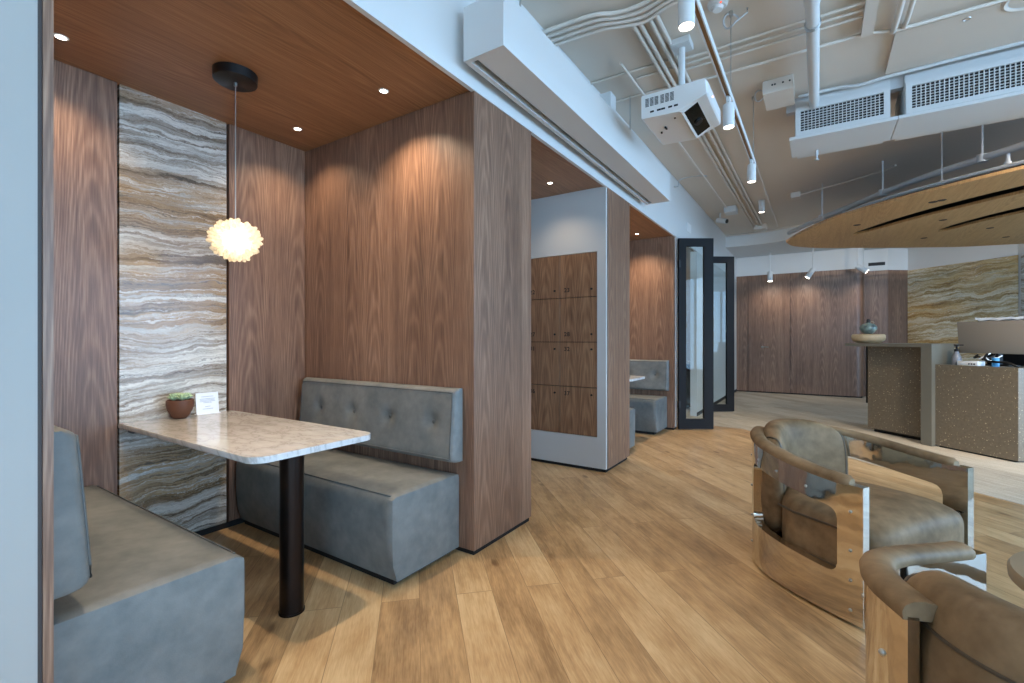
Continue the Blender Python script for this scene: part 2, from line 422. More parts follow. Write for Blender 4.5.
# meeting room behind the folding doors
struct('wall_meeting', B(-5.1, -5.0, 6.7, 12.5, 0, 3.5), 'room_wall', 'taupe wall inside the room behind the glass doors', 'wall')
struct('wall_meeting_side', B(-5.0, -3.45, 6.72, 6.83, 0, 3.5), 'room_wall', 'side wall inside the room behind the glass doors', 'wall')
struct('wall_passage', B(-1.76, FX, 8.05, 12.5, 0, 2.7), 'white_wall', 'white wall seen through the folding glass doors', 'wall')
struct('wall_meeting_end', B(-5.0, -1.76, 9.2, 9.3, 0, 3.5), 'room_wall', 'rear wall inside the room behind the glass doors', 'wall')
struct('baseboard_passage', B(FX, FX+.008, 8.05, 12.5, 0, .06), 'frame_dark', 'dark skirting on the white wall behind the glass doors', 'baseboard')
# end of the room
bm = bm_new()
pts = [(-1.66, 12.5)] + [(.68+.15*math.sin(a), 12.65-.15*math.cos(a)) for a in [i*PI/2/8 for i in range(9)]] + [(.83, 13.4), (-1.66, 13.4)]
prism(bm, pts, .03, 2.79)
struct('wall_far', bm, 'walnut', 'walnut wall with a rounded end at the far side of the room', 'wall', 40)
struct('baseboard_wall_far', B(-1.66, .80, 12.53, 12.6, 0, .035), 'shadow_black', 'black base strip under the far walnut wall', 'baseboard')
bm = prism(bm_new(), [(-1.66, 12.497)] + [(.68+.152*math.sin(a), 12.65-.153*math.cos(a)) for a in [i*PI/2/8 for i in range(9)]] + [(.832, 13.4), (-1.66, 13.4)], 2.79, 3.5)
struct('wall_far_upper', bm, 'white', 'white wall above the far walnut wall', 'wall', 40)
bm = wallseg(bm_new(), (.84, 12.95), (1.27, 12.95), .1, 0, 2.77); wallseg(bm, (1.27, 12.95), (1.66, 13.23), .1, 0, 2.77)
struct('wall_far_recess', bm, 'walnut', 'walnut recess between the far wall and the golden stone', 'wall')
bm = wallseg(bm_new(), (.84, 12.94), (1.27, 12.94), .1, 2.77, 3.5); wallseg(bm, (1.27, 12.94), (1.66, 13.22), .1, 2.77, 3.5)
struct('wall_recess_upper', bm, 'white', 'white wall above the walnut recess', 'wall')
g = link('stone_cladding', wallseg(bm_new(), (1.63, 13.20), (2.97, 11.86), .08, 0, 2.76), 'stone_gold')
tag(g, 'golden brown banded stone wall panel behind the reception desk', 'stone cladding')
g = link('stone_cladding', wallseg(bm_new(), (2.995, 11.815), (4.4, 10.41), .03, 0, 2.76), 'stone_shaded')
tag(g, 'banded stone strip right of the golden stone panel, its shade painted grey', 'stone cladding')
struct('wall_stone_upper', wallseg(bm_new(), (1.63, 13.20), (2.97, 11.86), .1, 2.76, 3.5), 'white', 'white wall above the golden stone panel', 'wall')
struct('wall_reception', wallseg(wallseg(bm_new(), (2.975, 11.855), (6.2, 8.63), .1, 0, 3.5), (1.3, 13.65), (6.2, 8.75), .1, 0, 3.5), 'white_wall', 'white wall right of the golden stone panel', 'wall')
# curved soffit over the far end
c = [(-1.66, 10.9), (-1.2, 10.95), (-.8, 10.9), (-.45, 10.75), (-.1, 10.8), (.4, 11.2), (1.2, 11.8), (2.2, 12.5)]
bm = prism(bm_new(), [(p.x, p.y) for p in smooth_path([(a, b, 0) for a, b in c], 5)] + [(1.6, 13.2), (-1.66, 13.2)], 3.24, 3.5)
struct('ceiling_soffit', bm, 'white', 'white soffit with a curved front edge at the far end', 'ceiling', 30)
struct('trim_5', tube(bm_new(), [(p.x, p.y-.02, 3.485) for p in smooth_path([(a, b, 0) for a, b in c], 5)], .02, 6), 'conduit', 'raised bead along the curved soffit edge', 'trim', 40)
# window walls behind and to the right of the view
def window_wall(name, axis, at, span, cells, lab):
    bm = bm_new(); a0, a1 = span; th = .15
    def bx(u0, u1, z0, z1, t0=0, t1=th):
        if axis == 'y': box(bm, u0, u1, at-t1, at-t0, z0, z1)
        else: box(bm, at+t0, at+t1, u0, u1, z0, z1)
    bx(a0, a1, 0, .25); bx(a0, a1, 3.3, 3.5)
    edges = [a0]+[v for c2 in cells for v in c2]+[a1]
    for i in range(0, len(edges), 2):
        if edges[i+1]-edges[i] > .01: bx(edges[i], edges[i+1], .25, 3.3)
    struct(name, bm, 'white_wall', lab, 'wall')
    for i, (u0, u1) in enumerate(cells):
        bm = bm_new()
        for (p, q, r, s) in ((u0, u1, .25, .31), (u0, u1, 3.24, 3.3), (u0, u0+.05, .31, 3.24), (u1-.05, u1, .31, 3.24), ((u0+u1)/2-.02, (u0+u1)/2+.02, .31, 3.24)):
            if axis == 'y': box(bm, p, q, at-.1, at-.04, r, s)
            else: box(bm, at+.04, at+.1, p, q, r, s)
        struct('window_%d' % (i+1+(10 if axis == 'x' else 0)), bm, 'frame_dark', 'dark framed window in the %s' % lab, 'window')
        L = bpy.data.lights.new('window_portal', 'AREA'); L.shape = 'RECTANGLE'; L.size = u1-u0; L.size_y = 3.05
        L.cycles.is_portal = True
        o = bpy.data.objects.new('window_portal', L); COL.objects.link(o)
        if axis == 'y': o.location = ((u0+u1)/2, at-.02, 1.775); o.rotation_euler = (PI/2, 0, PI)
        else: o.location = (at+.02, (u0+u1)/2, 1.775); o.rotation_euler = (PI/2, 0, PI/2)
window_wall('wall_rear', 'y', -4, (-1.66, 6.2), [(1.6, 3.6), (3.9, 5.9)], 'window wall behind the viewpoint')
window_wall('wall_right', 'x', 6.2, (-4, 14), [(-2.2, .2), (.5, 2.9), (3.2, 5.6), (5.9, 8.3)], 'window wall on the right side')

# ------------------------------------------------------------------ booth seating
def bench(y_front, y_wall, label, name='upholstered_bench'):
    """bench block; front towards y_front, back at y_wall"""
    s = 1 if y_front > y_wall else -1
    t = thing(name, label, 'bench', (-2.53, (y_front+y_wall)/2, 0), 'booth benches')
    x0, x1 = -3.285, -1.765
    prof = []                              # (depth from wall, z) section, front face swelling out
    D = abs(y_front-y_wall)
    prof += [(0, .035), (D-.045, .035), (D-.018, .12), (D-.004, .24), (D, .34), (D-.002, .41), (D-.014, .448), (D-.042, .466), (D*.5, .474), (.03, .468), (0, .46)]
    bm = bm_new(); n = len(prof); rows = []
    xs = [x0, x0+.012, x0+.04, x0+.5, x1-.5, x1-.045, x1-.018, x1-.004, x1]
    ins = [.022, .007, 0, 0, 0, 0, .004, .014, .035]
    for x, k in zip(xs, ins):
        rows.append([bm.verts.new((x, y_wall+s*max(0, min(d, D-k)), max(.035, min(z, .474-k)) if z > .2 else z)) for d, z in prof])
    for A, C in zip(rows, rows[1:]):
        for i in range(n): bm.faces.new((A[i], A[(i+1) % n], C[(i+1) % n], C[i]))
    bm.faces.new(rows[0][::-1]); bm.faces.new(rows[-1])
    off = t.location
    seat = link('seat', bm, 'grey_leather', t, 40, off)
    p = tube(bm_new(), [(x0+.03, y_wall+s*(D-.030), .462), (x1-.04, y_wall+s*(D-.030), .462), (x1-.032, y_wall+s*(D-.05), .458), (x1-.032, y_wall+s*.03, .456)], .0035, 6)
    link('seam', p, 'grey_button', seat, 60, off)
    ya, yb = sorted((y_wall+s*.02, y_wall+s*(D-.06)))
    link('plinth', B(x0+.02, x1-.045, ya, yb, 0, .036), 'shadow_black', t, None, off)
    return t
def backrest(y_wall, s, label, z1=.968):
    t = thing('booth_cushion', label, 'back cushion', (-2.45, y_wall, .56), 'booth backrests')
    x0, x1, z0 = -3.235, -1.735, .545
    NXs, NZs = 60, 18; bx_ = [-3.001, -2.638, -2.286, -1.913]; bz = .765
    bm = bm_new(); off = t.location; front = []
    def depth(x, z):
        f = (z-z0)/(z1-z0)
        d = .100-.034*f
        ex = min(x-x0, x1-x); ez = min(z-z0, z1-z)
        for e in (ex, ez):
            if e < .03: d -= .03*(1-math.sqrt(max(0, 1-(1-e/.03)**2)))
        for b in bx_: d -= .022*math.exp(-((x-b)**2+(z-bz)**2)/.0016) + .006*math.exp(-(((x-b)/.05)**2+((z-bz)/.12)**2))
        return max(d, .03)
    gx = sorted({round(x0+(x1-x0)*i/NXs, 4) for i in range(NXs+1)} | {x0+.004, x0+.012, x1-.004, x1-.012})
    gz = sorted({round(z0+(z1-z0)*i/NZs, 4) for i in range(NZs+1)} | {z0+.004, z0+.012, z1-.004, z1-.012})
    for x in gx: front.append([bm.verts.new((x, y_wall+s*depth(x, z), z)) for z in gz])
    for A, C in zip(front, front[1:]):
        for i in range(len(gz)-1): bm.faces.new((A[i], A[i+1], C[i+1], C[i]))
    es = [e for e in bm.edges if len(e.link_faces) == 1]
    r = bmesh.ops.extrude_edge_only(bm, edges=es)
    vs = [v for v in r['geom'] if isinstance(v, bmesh.types.BMVert)]
    for v in vs: v.co.y = y_wall+s*.004
    bmesh.ops.holes_fill(bm, edges=[e for e in bm.edges if len(e.link_faces) == 1])
    cu = link('cushion', bm, 'grey_leather', t, 50, off)
    e = .022
    pp = [(x0+e, z0+e), (x1-e, z0+e), (x1-e, z1-e), (x0+e, z1-e)]
    ring = []
    for i in range(4):
        (xa, za), (xb, zb) = pp[i], pp[(i+1) % 4]
        for k in range(12):
            x = xa+(xb-xa)*k/12; z = za+(zb-za)*k/12
            ring.append((x, y_wall+s*(depth(x, z)+.001), z))
    link('piping', tube(bm_new(), ring, .004, 6, True), 'grey_button', cu, 60, off)
    for b in bx_:
        q = bm_new(); bmesh.ops.create_uvsphere(q, u_segments=12, v_segments=8, radius=.013)
        bmesh.ops.scale(q, verts=q.verts, vec=(1, .5, 1)); bmesh.ops.translate(q, verts=q.verts, vec=(b, y_wall+s*(depth(b, bz)+.002), bz))
        link('button', q, 'grey_button', t, 60, off)
    return t
bR = bench(1.602, 2.125, 'grey leather bench seat against the walnut block wall, right of nearest table')
bL = bench(.912, .366, 'grey leather bench seat in the lower left corner, left of nearest table')
kR = backrest(2.126, -1, 'buttoned grey backrest on walnut wall, above right bench of nearest booth')
kL = backrest(.364, 1, 'grey backrest seen end on above the lower left bench', 1.0)
for o, lab in ((bR, 'far booth bench against its end wall, beside the white post'), (bL, 'far booth bench half hidden behind the locker block wall'),
               (kR, 'far booth backrest on the end wall behind white table edge'), (kL, 'far booth backrest on the hidden side of the locker block wall')):
    dy = 4.52 if o in (bR, kR) else 4.40
    dup(o, (o.location.x, o.location.y+dy, o.location.z), lab)

def booth_table(dy, label):
    t = thing('booth_table', label, 'table', (-2.03, 1.29+dy, 0), 'booth tables'); off = t.location
    bm = bm_new(); r = .075; x0, x1, y0, y1 = -3.298, -1.865, .985+dy, 1.60+dy; poly = [(x0, y0)]
    for cx, cy, a0 in ((x1-r, y0+r, -PI/2), (x1-r, y1-r, 0)):
        poly += [(cx+r*math.cos(a0+i*PI/2/10), cy+r*math.sin(a0+i*PI/2/10)) for i in range(11)]
    poly += [(x0, y1)]
    prism(bm, poly, .752, .779)
    es = [e for e in bm.edges if abs(e.verts[0].co.z-e.verts[1].co.z) < 1e-5]
    bmesh.ops.bevel(bm, geom=es, offset=.007, segments=3, profile=.5, affect='EDGES')
    link('tabletop', bm, 'marble', t, 35, off)
    link('pedestal', cyl(bm_new(), (-2.03, 1.245+dy, 0.006), (-2.03, 1.245+dy, .754), .052, seg=40), 'bronze', t, 40, off)
    link('floor_flange', cyl(bm_new(), (-2.03, 1.245+dy, 0), (-2.03, 1.245+dy, .008), .056, seg=40), 'bronze', t, 40, off)
    link('wall_bracket', B(-3.297, -3.23, 1.03+dy, 1.55+dy, .722, .753), 'black', t, None, off)
    return t
booth_table(0, 'pale marble topped booth table on a dark round pedestal, nearest booth')
booth_table(DY, 'white booth table edge glimpsed in the far booth past the lockers')

# succulent and card on the near table
t = thing('potted_succulent', 'small green succulent in a rust brown bowl on the marble table', 'plant', (-3.215, 1.258, .779)); off = t.location
link('pot', lathe(bm_new(), [(0, 0), (.036, 0), (.055, .014), (.078, .052), (.087, .090), (.085, .112), (.079, .115), (.076, .100), (0, .098)], off, 32), 'terracotta', t, 40, off)
link('soil', lathe(bm_new(), [(0, .108), (.05, .107), (.077, .102)], off, 24), 'soil', t, 40, off)
for k, (dx, dy_) in enumerate(((.0, -.042), (.01, .04), (-.035, .0), (.04, -.002), (.0, .0))):
    bm = bm_new()
    for ring, (n, tilt, ln) in enumerate(((7, .6, .040), (6, 1.0, .042), (4, 1.35, .038))):
        for i in range(n):
            a = 2*PI*i/n+ring*.4+k; d = Vector((math.cos(a)*math.cos(tilt), math.sin(a)*math.cos(tilt), math.sin(tilt)))
            m = Matrix.Translation(Vector((off.x+dx, off.y+dy_, off.z+.112))+d*ln*.6) @ d.to_track_quat('X', 'Z').to_matrix().to_4x4() @ Matrix.Diagonal((ln*.6, .010, .005, 1))
            bmesh.ops.create_icosphere(bm, subdivisions=2, radius=1, matrix=m)
    link('rosette', bm, 'succulent', t, 60, off)
for ch in t.children: ch.data.transform(Matrix.Diagonal((.82, .82, .98, 1)))
t = thing('table_card', 'small white printed card standing beside the rust bowl on the marble table', 'card', (-3.265, 1.433, .779)); off = t.location
bm = B(-.004, .004, -.066, .066, 0, .135, .001, 1); bmesh.ops.rotate(bm, verts=bm.verts, matrix=Matrix.Rotation(-.12, 3, 'Y')); link('panel', bm, 'card', t)
bm = bm_new()
for i, (w, z) in enumerate(((.07, .108), (.09, .094), (.085, .086), (.09, .078), (.05, .070), (.03, .045), (.06, .03))): box(bm, .0042, .0048, -w/2, w/2, z, z+.003)
bmesh.ops.rotate(bm, verts=bm.verts, matrix=Matrix.Rotation(-.12, 3, 'Y')); link('printed_lines', bm, 'card_ink', t)
link('foot', B(-.03, .02, -.066, .066, 0, .003), 'card', t)

# pendant lamp
t = thing('pendant_lamp', 'glowing crystal ball pendant on a thin cord over the marble table', 'lamp', (-2.65, 1.30, 2.7)); off = t.location
bm = lathe(bm_new(), [(0, -.052), (.098, -.052), (.106, -.046), (.108, 0), (0, 0)], off, 48); link('ceiling_rose', bm, 'black', t, 40, off)
link('cord', cyl(bm_new(), (off.x, off.y, 1.905), (off.x, off.y, 2.66), .0032, seg=8), 'steel', t, 60, off)
bm = cyl(bm_new(), (off.x, off.y, 2.63), (off.x, off.y, 2.652), .009, seg=12); link('cord_grip', bm, 'steel', t, 40, off)
C0 = Vector((-2.65, 1.30, 1.793))
bm = bm_new(); bmesh.ops.create_uvsphere(bm, u_segments=24, v_segments=16, radius=.068); bmesh.ops.translate(bm, verts=bm.verts, vec=C0); link('bulb', bm, 'bulb_on', t, 60, off)
bm = bm_new(); N = 210
for i in range(N):
    zz = 1-2*(i+.5)/N; rr = math.sqrt(1-zz*zz); a = i*2.399963
    d = Vector((rr*math.cos(a), rr*math.sin(a), zz)); L = .108*(1-.16*abs(zz)) + random.uniform(-.014, .014)
    m = Matrix.Translation(C0+d*L) @ d.to_track_quat('Z', 'Y').to_matrix().to_4x4()
    lathe_b = bmesh.new(); lathe(lathe_b, [(0, -.045), (.004, -.038), (.011, -.006), (.0125, .006), (.009, .018), (0, .024)], (0, 0, 0), 7)
    bmesh.ops.transform(lathe_b, matrix=m, verts=lathe_b.verts)
    tmp = bpy.data.meshes.new('tmp'); lathe_b.to_mesh(tmp); lathe_b.free(); bm.from_mesh(tmp); bpy.data.meshes.remove(tmp)
o = link('petal_shade', bm, 'petal', t, 60, off); o['kind'] = 'stuff'

# recessed downlights
def spot(loc, energy, size, blend, col=(1, .80, .58), r=.03, target=None):
    L = bpy.data.lights.new('lamp_light', 'SPOT'); L.energy = energy; L.spot_size = math.radians(size); L.spot_blend = blend
    L.color = col; L.shadow_soft_size = r
    o = bpy.data.objects.new('lamp_light', L); COL.objects.link(o); o.location = loc
    if target is not None: o.rotation_euler = (Vector(target)-Vector(loc)).to_track_quat('-Z', 'Y').to_euler()
    return o
BOOTH_W, BOOTH_A = 52, 104
dl = None
for x, y, lab in ((-3.03, .686, 'recessed downlight in wood ceiling near the left edge'), (-2.99, 1.876, 'recessed downlight in wood ceiling right of the pendant'),
                  (-2.116, 1.865, 'recessed downlight in wood ceiling above right bench front'), (-2.116, .686, 'recessed downlight in wood ceiling above left bench front'),
                  (-2.07, 3.80, 'recessed downlight in wood ceiling over the lockers'), (-2.9, 3.3, 'recessed downlight in wood ceiling deep in the locker alcove'),
                  (-2.07, 6.28, 'recessed downlight in wood ceiling of far booth, beside end wall'), (-2.99, 6.28, 'recessed downlight deep in far booth beside end wall'),
                  (-2.07, 5.1, 'recessed downlight in far booth behind the walnut block')):
    if dl is None:
        dl = thing('downlight', lab, 'ceiling light', (x, y, 2.7), 'recessed downlights')
        link('trim_ring', lathe(bm_new(), [(.020, .0), (.021, -.003), (.028, -.002), (.030, 0)], (0, 0, 0), 24), 'plastic', dl, 40)
        link('lens', lathe(bm_new(), [(0, -.0015), (.020, -.001), (.0202, .0)], (0, 0, 0), 20), 'lamp_on', dl, 40)
    else: dup(dl, (x, y, 2.7), lab)
    spot((x, y, 2.685), 12 if 2.8 < y < 4.1 else (24 if x < -2.5 else 54), 125, 1.0, r=.014)

# ------------------------------------------------------------------ lockers
t = thing('locker_cabinet', 'built-in bank of numbered walnut lockers in the white alcove wall', 'lockers', (-2.153, 4.19, .322)); off = t.location
link('carcass', B(-2.549, -1.756, 4.172, 4.184, .323, 2.093), 'shadow_black', t, None, off)
rows = [(1.668, 2.090), (1.233, 1.662), (.795, 1.227), (.327, .789)]
nums = [('22', '23', 'lo'), ('27', '28', 'lo'), ('31', '32', 'hi'), ('36', '37', 'hi')]
for (z0, z1), (na, nb, where) in zip(rows, nums):
    for (x0, x1), num in (((-2.546, -2.156), na), ((-2.150, -1.759), nb)):
        d = link('locker_door', B(x0, x1, 4.156, 4.172, z0, z1, .0015, 1), 'walnut_locker', t, None, off)
        zt = z0+.055 if where == 'lo' else z1-.085
        q = bm_new(); cyl(q, (x1-.055, 4.157, zt+.018), (x1-.055, 4.148, zt+.018), .011, .009, 14)
        link('lock', q, 'black', d, 40, off)
        fc = bpy.data.curves.new('number', 'FONT'); fc.body = num; fc.size = .058; fc.extrude = .0006; fc.space_character = 1.1; fc.offset = .0012
        fc.materials.append(M['ink'])
        tx = bpy.data.objects.new('tx', fc); COL.objects.link(tx); bpy.context.view_layer.update()
        me = bpy.data.meshes.new_from_object(tx.evaluated_get(bpy.context.evaluated_depsgraph_get())); me.name = 'number'
        bpy.data.objects.remove(tx); bpy.data.curves.remove(fc)
        fo = bpy.data.objects.new('number', me); COL.objects.link(fo); fo.parent = d
        fo.location = Vector((x0+.045, 4.1550, zt))-Vector(off); fo.rotation_euler = (PI/2, 0, 0)
# ------------------------------------------------------------------ glass folding doors
def fold_door(idx, P1, P2, z1, label, st):
    P1, P2 = Vector(P1), Vector(P2); d = (P2-P1); L = d.length; ang = math.atan2(d.y, d.x)
    t = thing('door_%d' % idx, label, 'door', (P1.x, P1.y, 0), None, ang); t['kind'] = 'structure'
    bm = bm_new(); w0, w1, tp, bt, th = st
    box(bm, 0, w0, 0, th, .012, z1); box(bm, L-w1, L, 0, th, .012, z1); box(bm, w0, L-w1, 0, th, z1-tp, z1); box(bm, w0, L-w1, 0, th, .012, bt)
    link('door_frame', bm, 'frame_dark', t)
    link('glass_pane', B(w0, L-w1, th*.4, th*.55, bt, z1-tp), 'glass', t)
    bm = bm_new(); box(bm, 0.0, .018, -.012, th+.012, .3, .4); box(bm, 0.0, .018, -.012, th+.012, z1-.4, z1-.3); link('hinge', bm, 'black', t)
fold_door(1, (-1.615, 6.70), (-1.215, 6.97), 2.665, 'dark framed glass folding door beside the white end post', (.10, .13, .11, .15, .05))
fold_door(2, (-1.62, 8.62), (-1.215, 8.90), 2.70, 'dark framed glass folding door farther back behind the other', (.10, .13, .11, .13, .05))

spot((-3.0, 8.0, 3.45), 90, 150, 1.0, (1, .86, .70), .08)  # unseen lamp added to warm the room behind the doors
# lever handled door in the far walnut wall
t = thing('door_3', 'flush walnut door with a lever handle in the far wall', 'door', (-1.0, 12.5, 0)); t['kind'] = 'structure'; off = t.location
link('leaf', B(-1.40, -.54, 12.492, 12.499, .035, 2.78), 'walnut', t, None, off)
bm = bm_new(); box(bm, -1.408, -1.402, 12.49, 12.4985, .03, 2.785); box(bm, -.538, -.532, 12.49, 12.4985, .03, 2.785); link('shadow_gap', bm, 'shadow_black', t, None, off)
bm = cyl(bm_new(), (-1.10, 12.492, 1.085), (-1.10, 12.478, 1.085), .028, seg=20); cyl(bm, (-1.10, 12.48, 1.085), (-1.10, 12.43, 1.085), .011); cyl(bm, (-1.11, 12.432, 1.085), (-.97, 12.432, 1.085), .010)
link('lever_handle', bm, 'steel', t, 40, off)
t = thing('low_cabinet', 'dark low cabinet glimpsed through the nearer glass door', 'cabinet', (-3.2, 8.95, 0)); off = t.location
link('body', B(-4.6, -1.80, 8.72, 9.19, .05, .82, .006, 1), 'black', t, None, off); link('top', B(-4.62, -1.79, 8.70, 9.19, .82, .86, .004, 1), 'room_wall', t, None, off)

# ------------------------------------------------------------------ projector screen case on the bulkhead
t = thing('projector_screen_case', 'long white boxed projection screen case along the bulkhead', 'screen case', (-1.47, 1.965, 2.75)); off = t.location
bm = bm_new(); x0, x1, y0, y1, z0, z1 = -1.60, -1.34, 1.965, 5.16, 2.752, 3.045
box(bm, x0, x0+.03, y0, y1, z0, z1); box(bm, x0+.075, x1, y0, y1, z0, z1); box(bm, x0+.03, x0+.075, y0, y0+.03, z0, z1); box(bm, x0+.03, x0+.075, y1-.03, y1, z0, z1); box(bm, x0+.03, x0+.075, y0+.03, y1-.03, z1-.02, z1)
link('case', bm, 'white', t, None, off)
link('screen_roller', cyl(bm_new(), (x0+.0525, y0+.032, z0+.06), (x0+.0525, y1-.032, z0+.06), .02, seg=16), 'grille_dark', t, 40, off)
for y in (2.5, 3.85, 4.8):
    bm = B(-1.66, -1.47, y-.05, y+.05, 3.045, 3.05); box(bm, -1.66, -1.655, y-.05, y+.05, 3.045, 3.18); link('wall_bracket', bm, 'white', t, None, off)
for y in (2.3, 4.2):
    link('hanging_rod', cyl(bm_new(), (-1.45, y, 3.045), (-1.45, y, 3.5), .006, seg=8), 'steel', t, 40, off)
o = link('junction_box', B(-1.66, -1.48, 3.80, 3.92, 3.22, 3.38, .004, 1), 'white'); tag(o, 'white junction box on bulkhead just above the screen case', 'junction box')
o = link('access_hatch', B(-1.66, -1.652, 7.35, 7.62, 2.90, 3.04, .003, 1), 'plastic'); tag(o, 'small white access panel on bulkhead above the glass doors', 'panel')
o = link('cable_hook', tube(bm_new(), smooth_path([(-1.66, 6.6, 3.36), (-1.60, 6.6, 3.36), (-1.58, 6.6, 3.44), (-1.40, 6.65, 3.47), (-1.25, 6.7, 3.46)], 6), .008, 6), 'pipe', None, 60); tag(o, 'bent grey cable stub leaving bulkhead beyond the screen case', 'cable')

# ------------------------------------------------------------------ projector
t = thing('projector', 'white ceiling projector with dark lens window hanging from a pole', 'projector', (-.86, 3.65, 3.5)); off = t.location
def xz_prism(poly, y0, y1):
    bm = bm_new(); A = [bm.verts.new((x, y0, z)) for x, z in poly]; Bv = [bm.verts.new((x, y1, z)) for x, z in poly]; n = len(poly)
    bm.faces.new(A); bm.faces.new(Bv[::-1])
    for i in range(n): bm.faces.new((A[i], Bv[i], Bv[(i+1) % n], A[(i+1) % n]))
    return bm
bm = xz_prism([(-1.105, 2.905), (-1.085, 2.885), (-.845, 2.872), (-.80, 2.868), (-.70, 2.925), (-.645, 2.945), (-.635, 2.96), (-.635, 3.035), (-.655, 3.055), (-1.09, 3.055), (-1.105, 3.04)], 3.42, 3.97)
es = [e for e in bm.edges if abs(e.verts[0].co.y-e.verts[1].co.y) < 1e-4 and abs(e.verts[0].co.z-e.verts[1].co.z) > .05]
bmesh.ops.bevel(bm, geom=es, offset=.05, segments=5, profile=.5, affect='EDGES')
body = link('body', bm, 'plastic', t, 30, off)
# sloping lens window low on the right-hand side
bm = xz_prism([(-.795, 2.866), (-.705, 2.918), (-.708, 2.924), (-.798, 2.872)], 3.455, 3.90)
lw = link('lens_window', bm, 'lens_dark', t, None, off)
bm = xz_prism([(-.808, 2.857), (-.795, 2.864), (-.797, 2.872), (-.812, 2.866)], 3.44, 3.915); bm2 = None
link('window_surround', bm, 'plastic', lw, None, off)
link('lens', cyl(bm_new(), (-.752, 3.70, 2.893), (-.744, 3.70, 2.880), .032, .028, 24), 'black', lw, 40, off)
bm = bm_new()
for i in range(6):
    xx = -1.065+i*.034+(.008 if i > 2 else 0)
    for k in range(7): box(bm, xx, xx+.026, 3.4185, 3.421, 2.965+k*.009, 2.970+k*.009)
link('vent_grille', bm, 'grille_dark', body, None, off)
for xx in (-1.03, -.98, -.95, -.90, -.86): link('socket', B(xx, xx+.028, 3.4180, 3.4205, 2.915, 2.928), 'grille_dark', body, None, off)
for xx, yy, ly in ((-.98, 3.62, .04), (-.88, 3.5, .012), (-1.03, 3.70, .01)): link('screw_slot', B(xx, xx+.012, yy, yy+ly, 2.868, 2.886), 'grille_dark', body, None, off)
q = bm_new(); bmesh.ops.create_uvsphere(q, u_segments=8, v_segments=6, radius=.006, matrix=Matrix.Translation((-.634, 3.60, 3.0))); link('standby_light', q, 'led', body, 60, off)
link('mount_plate', B(-.96, -.76, 3.55, 3.75, 3.056, 3.085, .004, 1), 'black', t, None, off)
link('mount_pole', cyl(bm_new(), (-.86, 3.65, 3.08), (-.86, 3.65, 3.46), .024, seg=20), 'white', t, 40, off)
link('ceiling_plate', B(-.93, -.79, 3.58, 3.72, 3.45, 3.5, .004, 1), 'white', t, None, off)
link('antenna', cyl(bm_new(), (-1.06, 3.60, 3.05), (-1.06, 3.60, 3.13), .006, seg=8), 'black', t, 40, off)

# ------------------------------------------------------------------ lighting track and spotlights
t = thing('lighting_track', 'suspended white lighting track running along the ceiling', 'lighting track', (-.5, 2, 2.87)); off = t.location
bm = bm_new(); box(bm, -.518, -.482, -1.5, 4.87, 2.89, 2.905); box(bm, -.518, -.511, -1.5, 4.87, 2.865, 2.89); box(bm, -.489, -.482, -1.5, 4.87, 2.865, 2.89); link('rail', bm, 'white', t, None, off)
link('conductor_slot', B(-.511, -.489, -1.49, 4.86, 2.878, 2.8895), 'brass', t, None, off)
for y in (.6, 2.1, 3.5, 4.84):
    q = cyl(bm_new(), (-.5, y, 2.90), (-.5, y, 3.5), .0035, seg=8); cyl(q, (-.5, y, 3.47), (-.5, y, 3.5), .015, seg=12); link('suspension_wire', q, 'steel', t, 40, off)
sp0 = None
for y, lab in ((2.21, 'white track spotlight at the top edge, nearest on the track'), (3.41, 'white track spotlight hanging beside the projector'),
               (4.70, 'white track spotlight beyond the projector below hanging wire'),
               (1.1, 'added unseen track spotlight on the rail just ahead of the viewpoint overhead'), (-.2, 'added unseen track spotlight on the rail above the viewpoint')):  # last two lamps are added out of view to light the main room
    if sp0 is None:
        sp0 = thing('track_spotlight', lab, 'spotlight', (-.5, y, 2.865), 'track spotlights')
        link('adaptor', B(-.012, .012, -.035, .035, -.035, .008, .003, 1), 'white', sp0)
        link('lamp_head', lathe(bm_new(), [(0, -.035), (.030, -.036), (.036, -.042), (.036, -.190), (.033, -.192), (.031, -.180), (0, -.178)], (0, 0, 0), 28), 'white', sp0, 40)
        link('lens', lathe(bm_new(), [(0, -.184), (.0305, -.184), (.0305, -.180)], (0, 0, 0), 24), 'lamp_on', sp0, 40)
    else: dup(sp0, (-.5, y, 2.865), lab)
    spot((-.5, y, 2.67), 22, 90, .6, (1, .84, .66), .03)

t = thing('ceiling_spotlight', 'small lit spotlight fixed to the far ceiling beyond the track', 'spotlight', (-.76, 8.5, 3.5))
link('lamp_head', lathe(bm_new(), [(0, 0), (.045, 0), (.045, -.19), (.040, -.192), (.038, -.18), (0, -.178)], (0, 0, 0), 24), 'white', t, 40)
link('lens', lathe(bm_new(), [(0, -.186), (.0375, -.186), (.0375, -.18)], (0, 0, 0), 24), 'lamp_on', t, 40)
spot((-.76, 8.5, 3.29), 40, 100, .6, (1, .86, .7), .04)

for x, y, tg, en, lab in ((2.2, 4.3, (1.1, 7.3, .5), 330, 'added unseen spotlight out to the right, aimed at reception desk'), (2.9, 4.7, (1.0, 10.0, 0), 420, 'added unseen spotlight out to the right, aimed down the far carpet'), (3.4, 5.2, (2.2, 12.6, 1.6), 420, 'added unseen spotlight out to the right, aimed at golden stone wall')):  # lamps added out of view to brighten the reception end
    dup(t, (x, y, 3.5), lab, 'added unseen spotlights out to the right')
    spot((x, y, 3.29), en, 75, .8, (1, .88, .74), .05, tg)
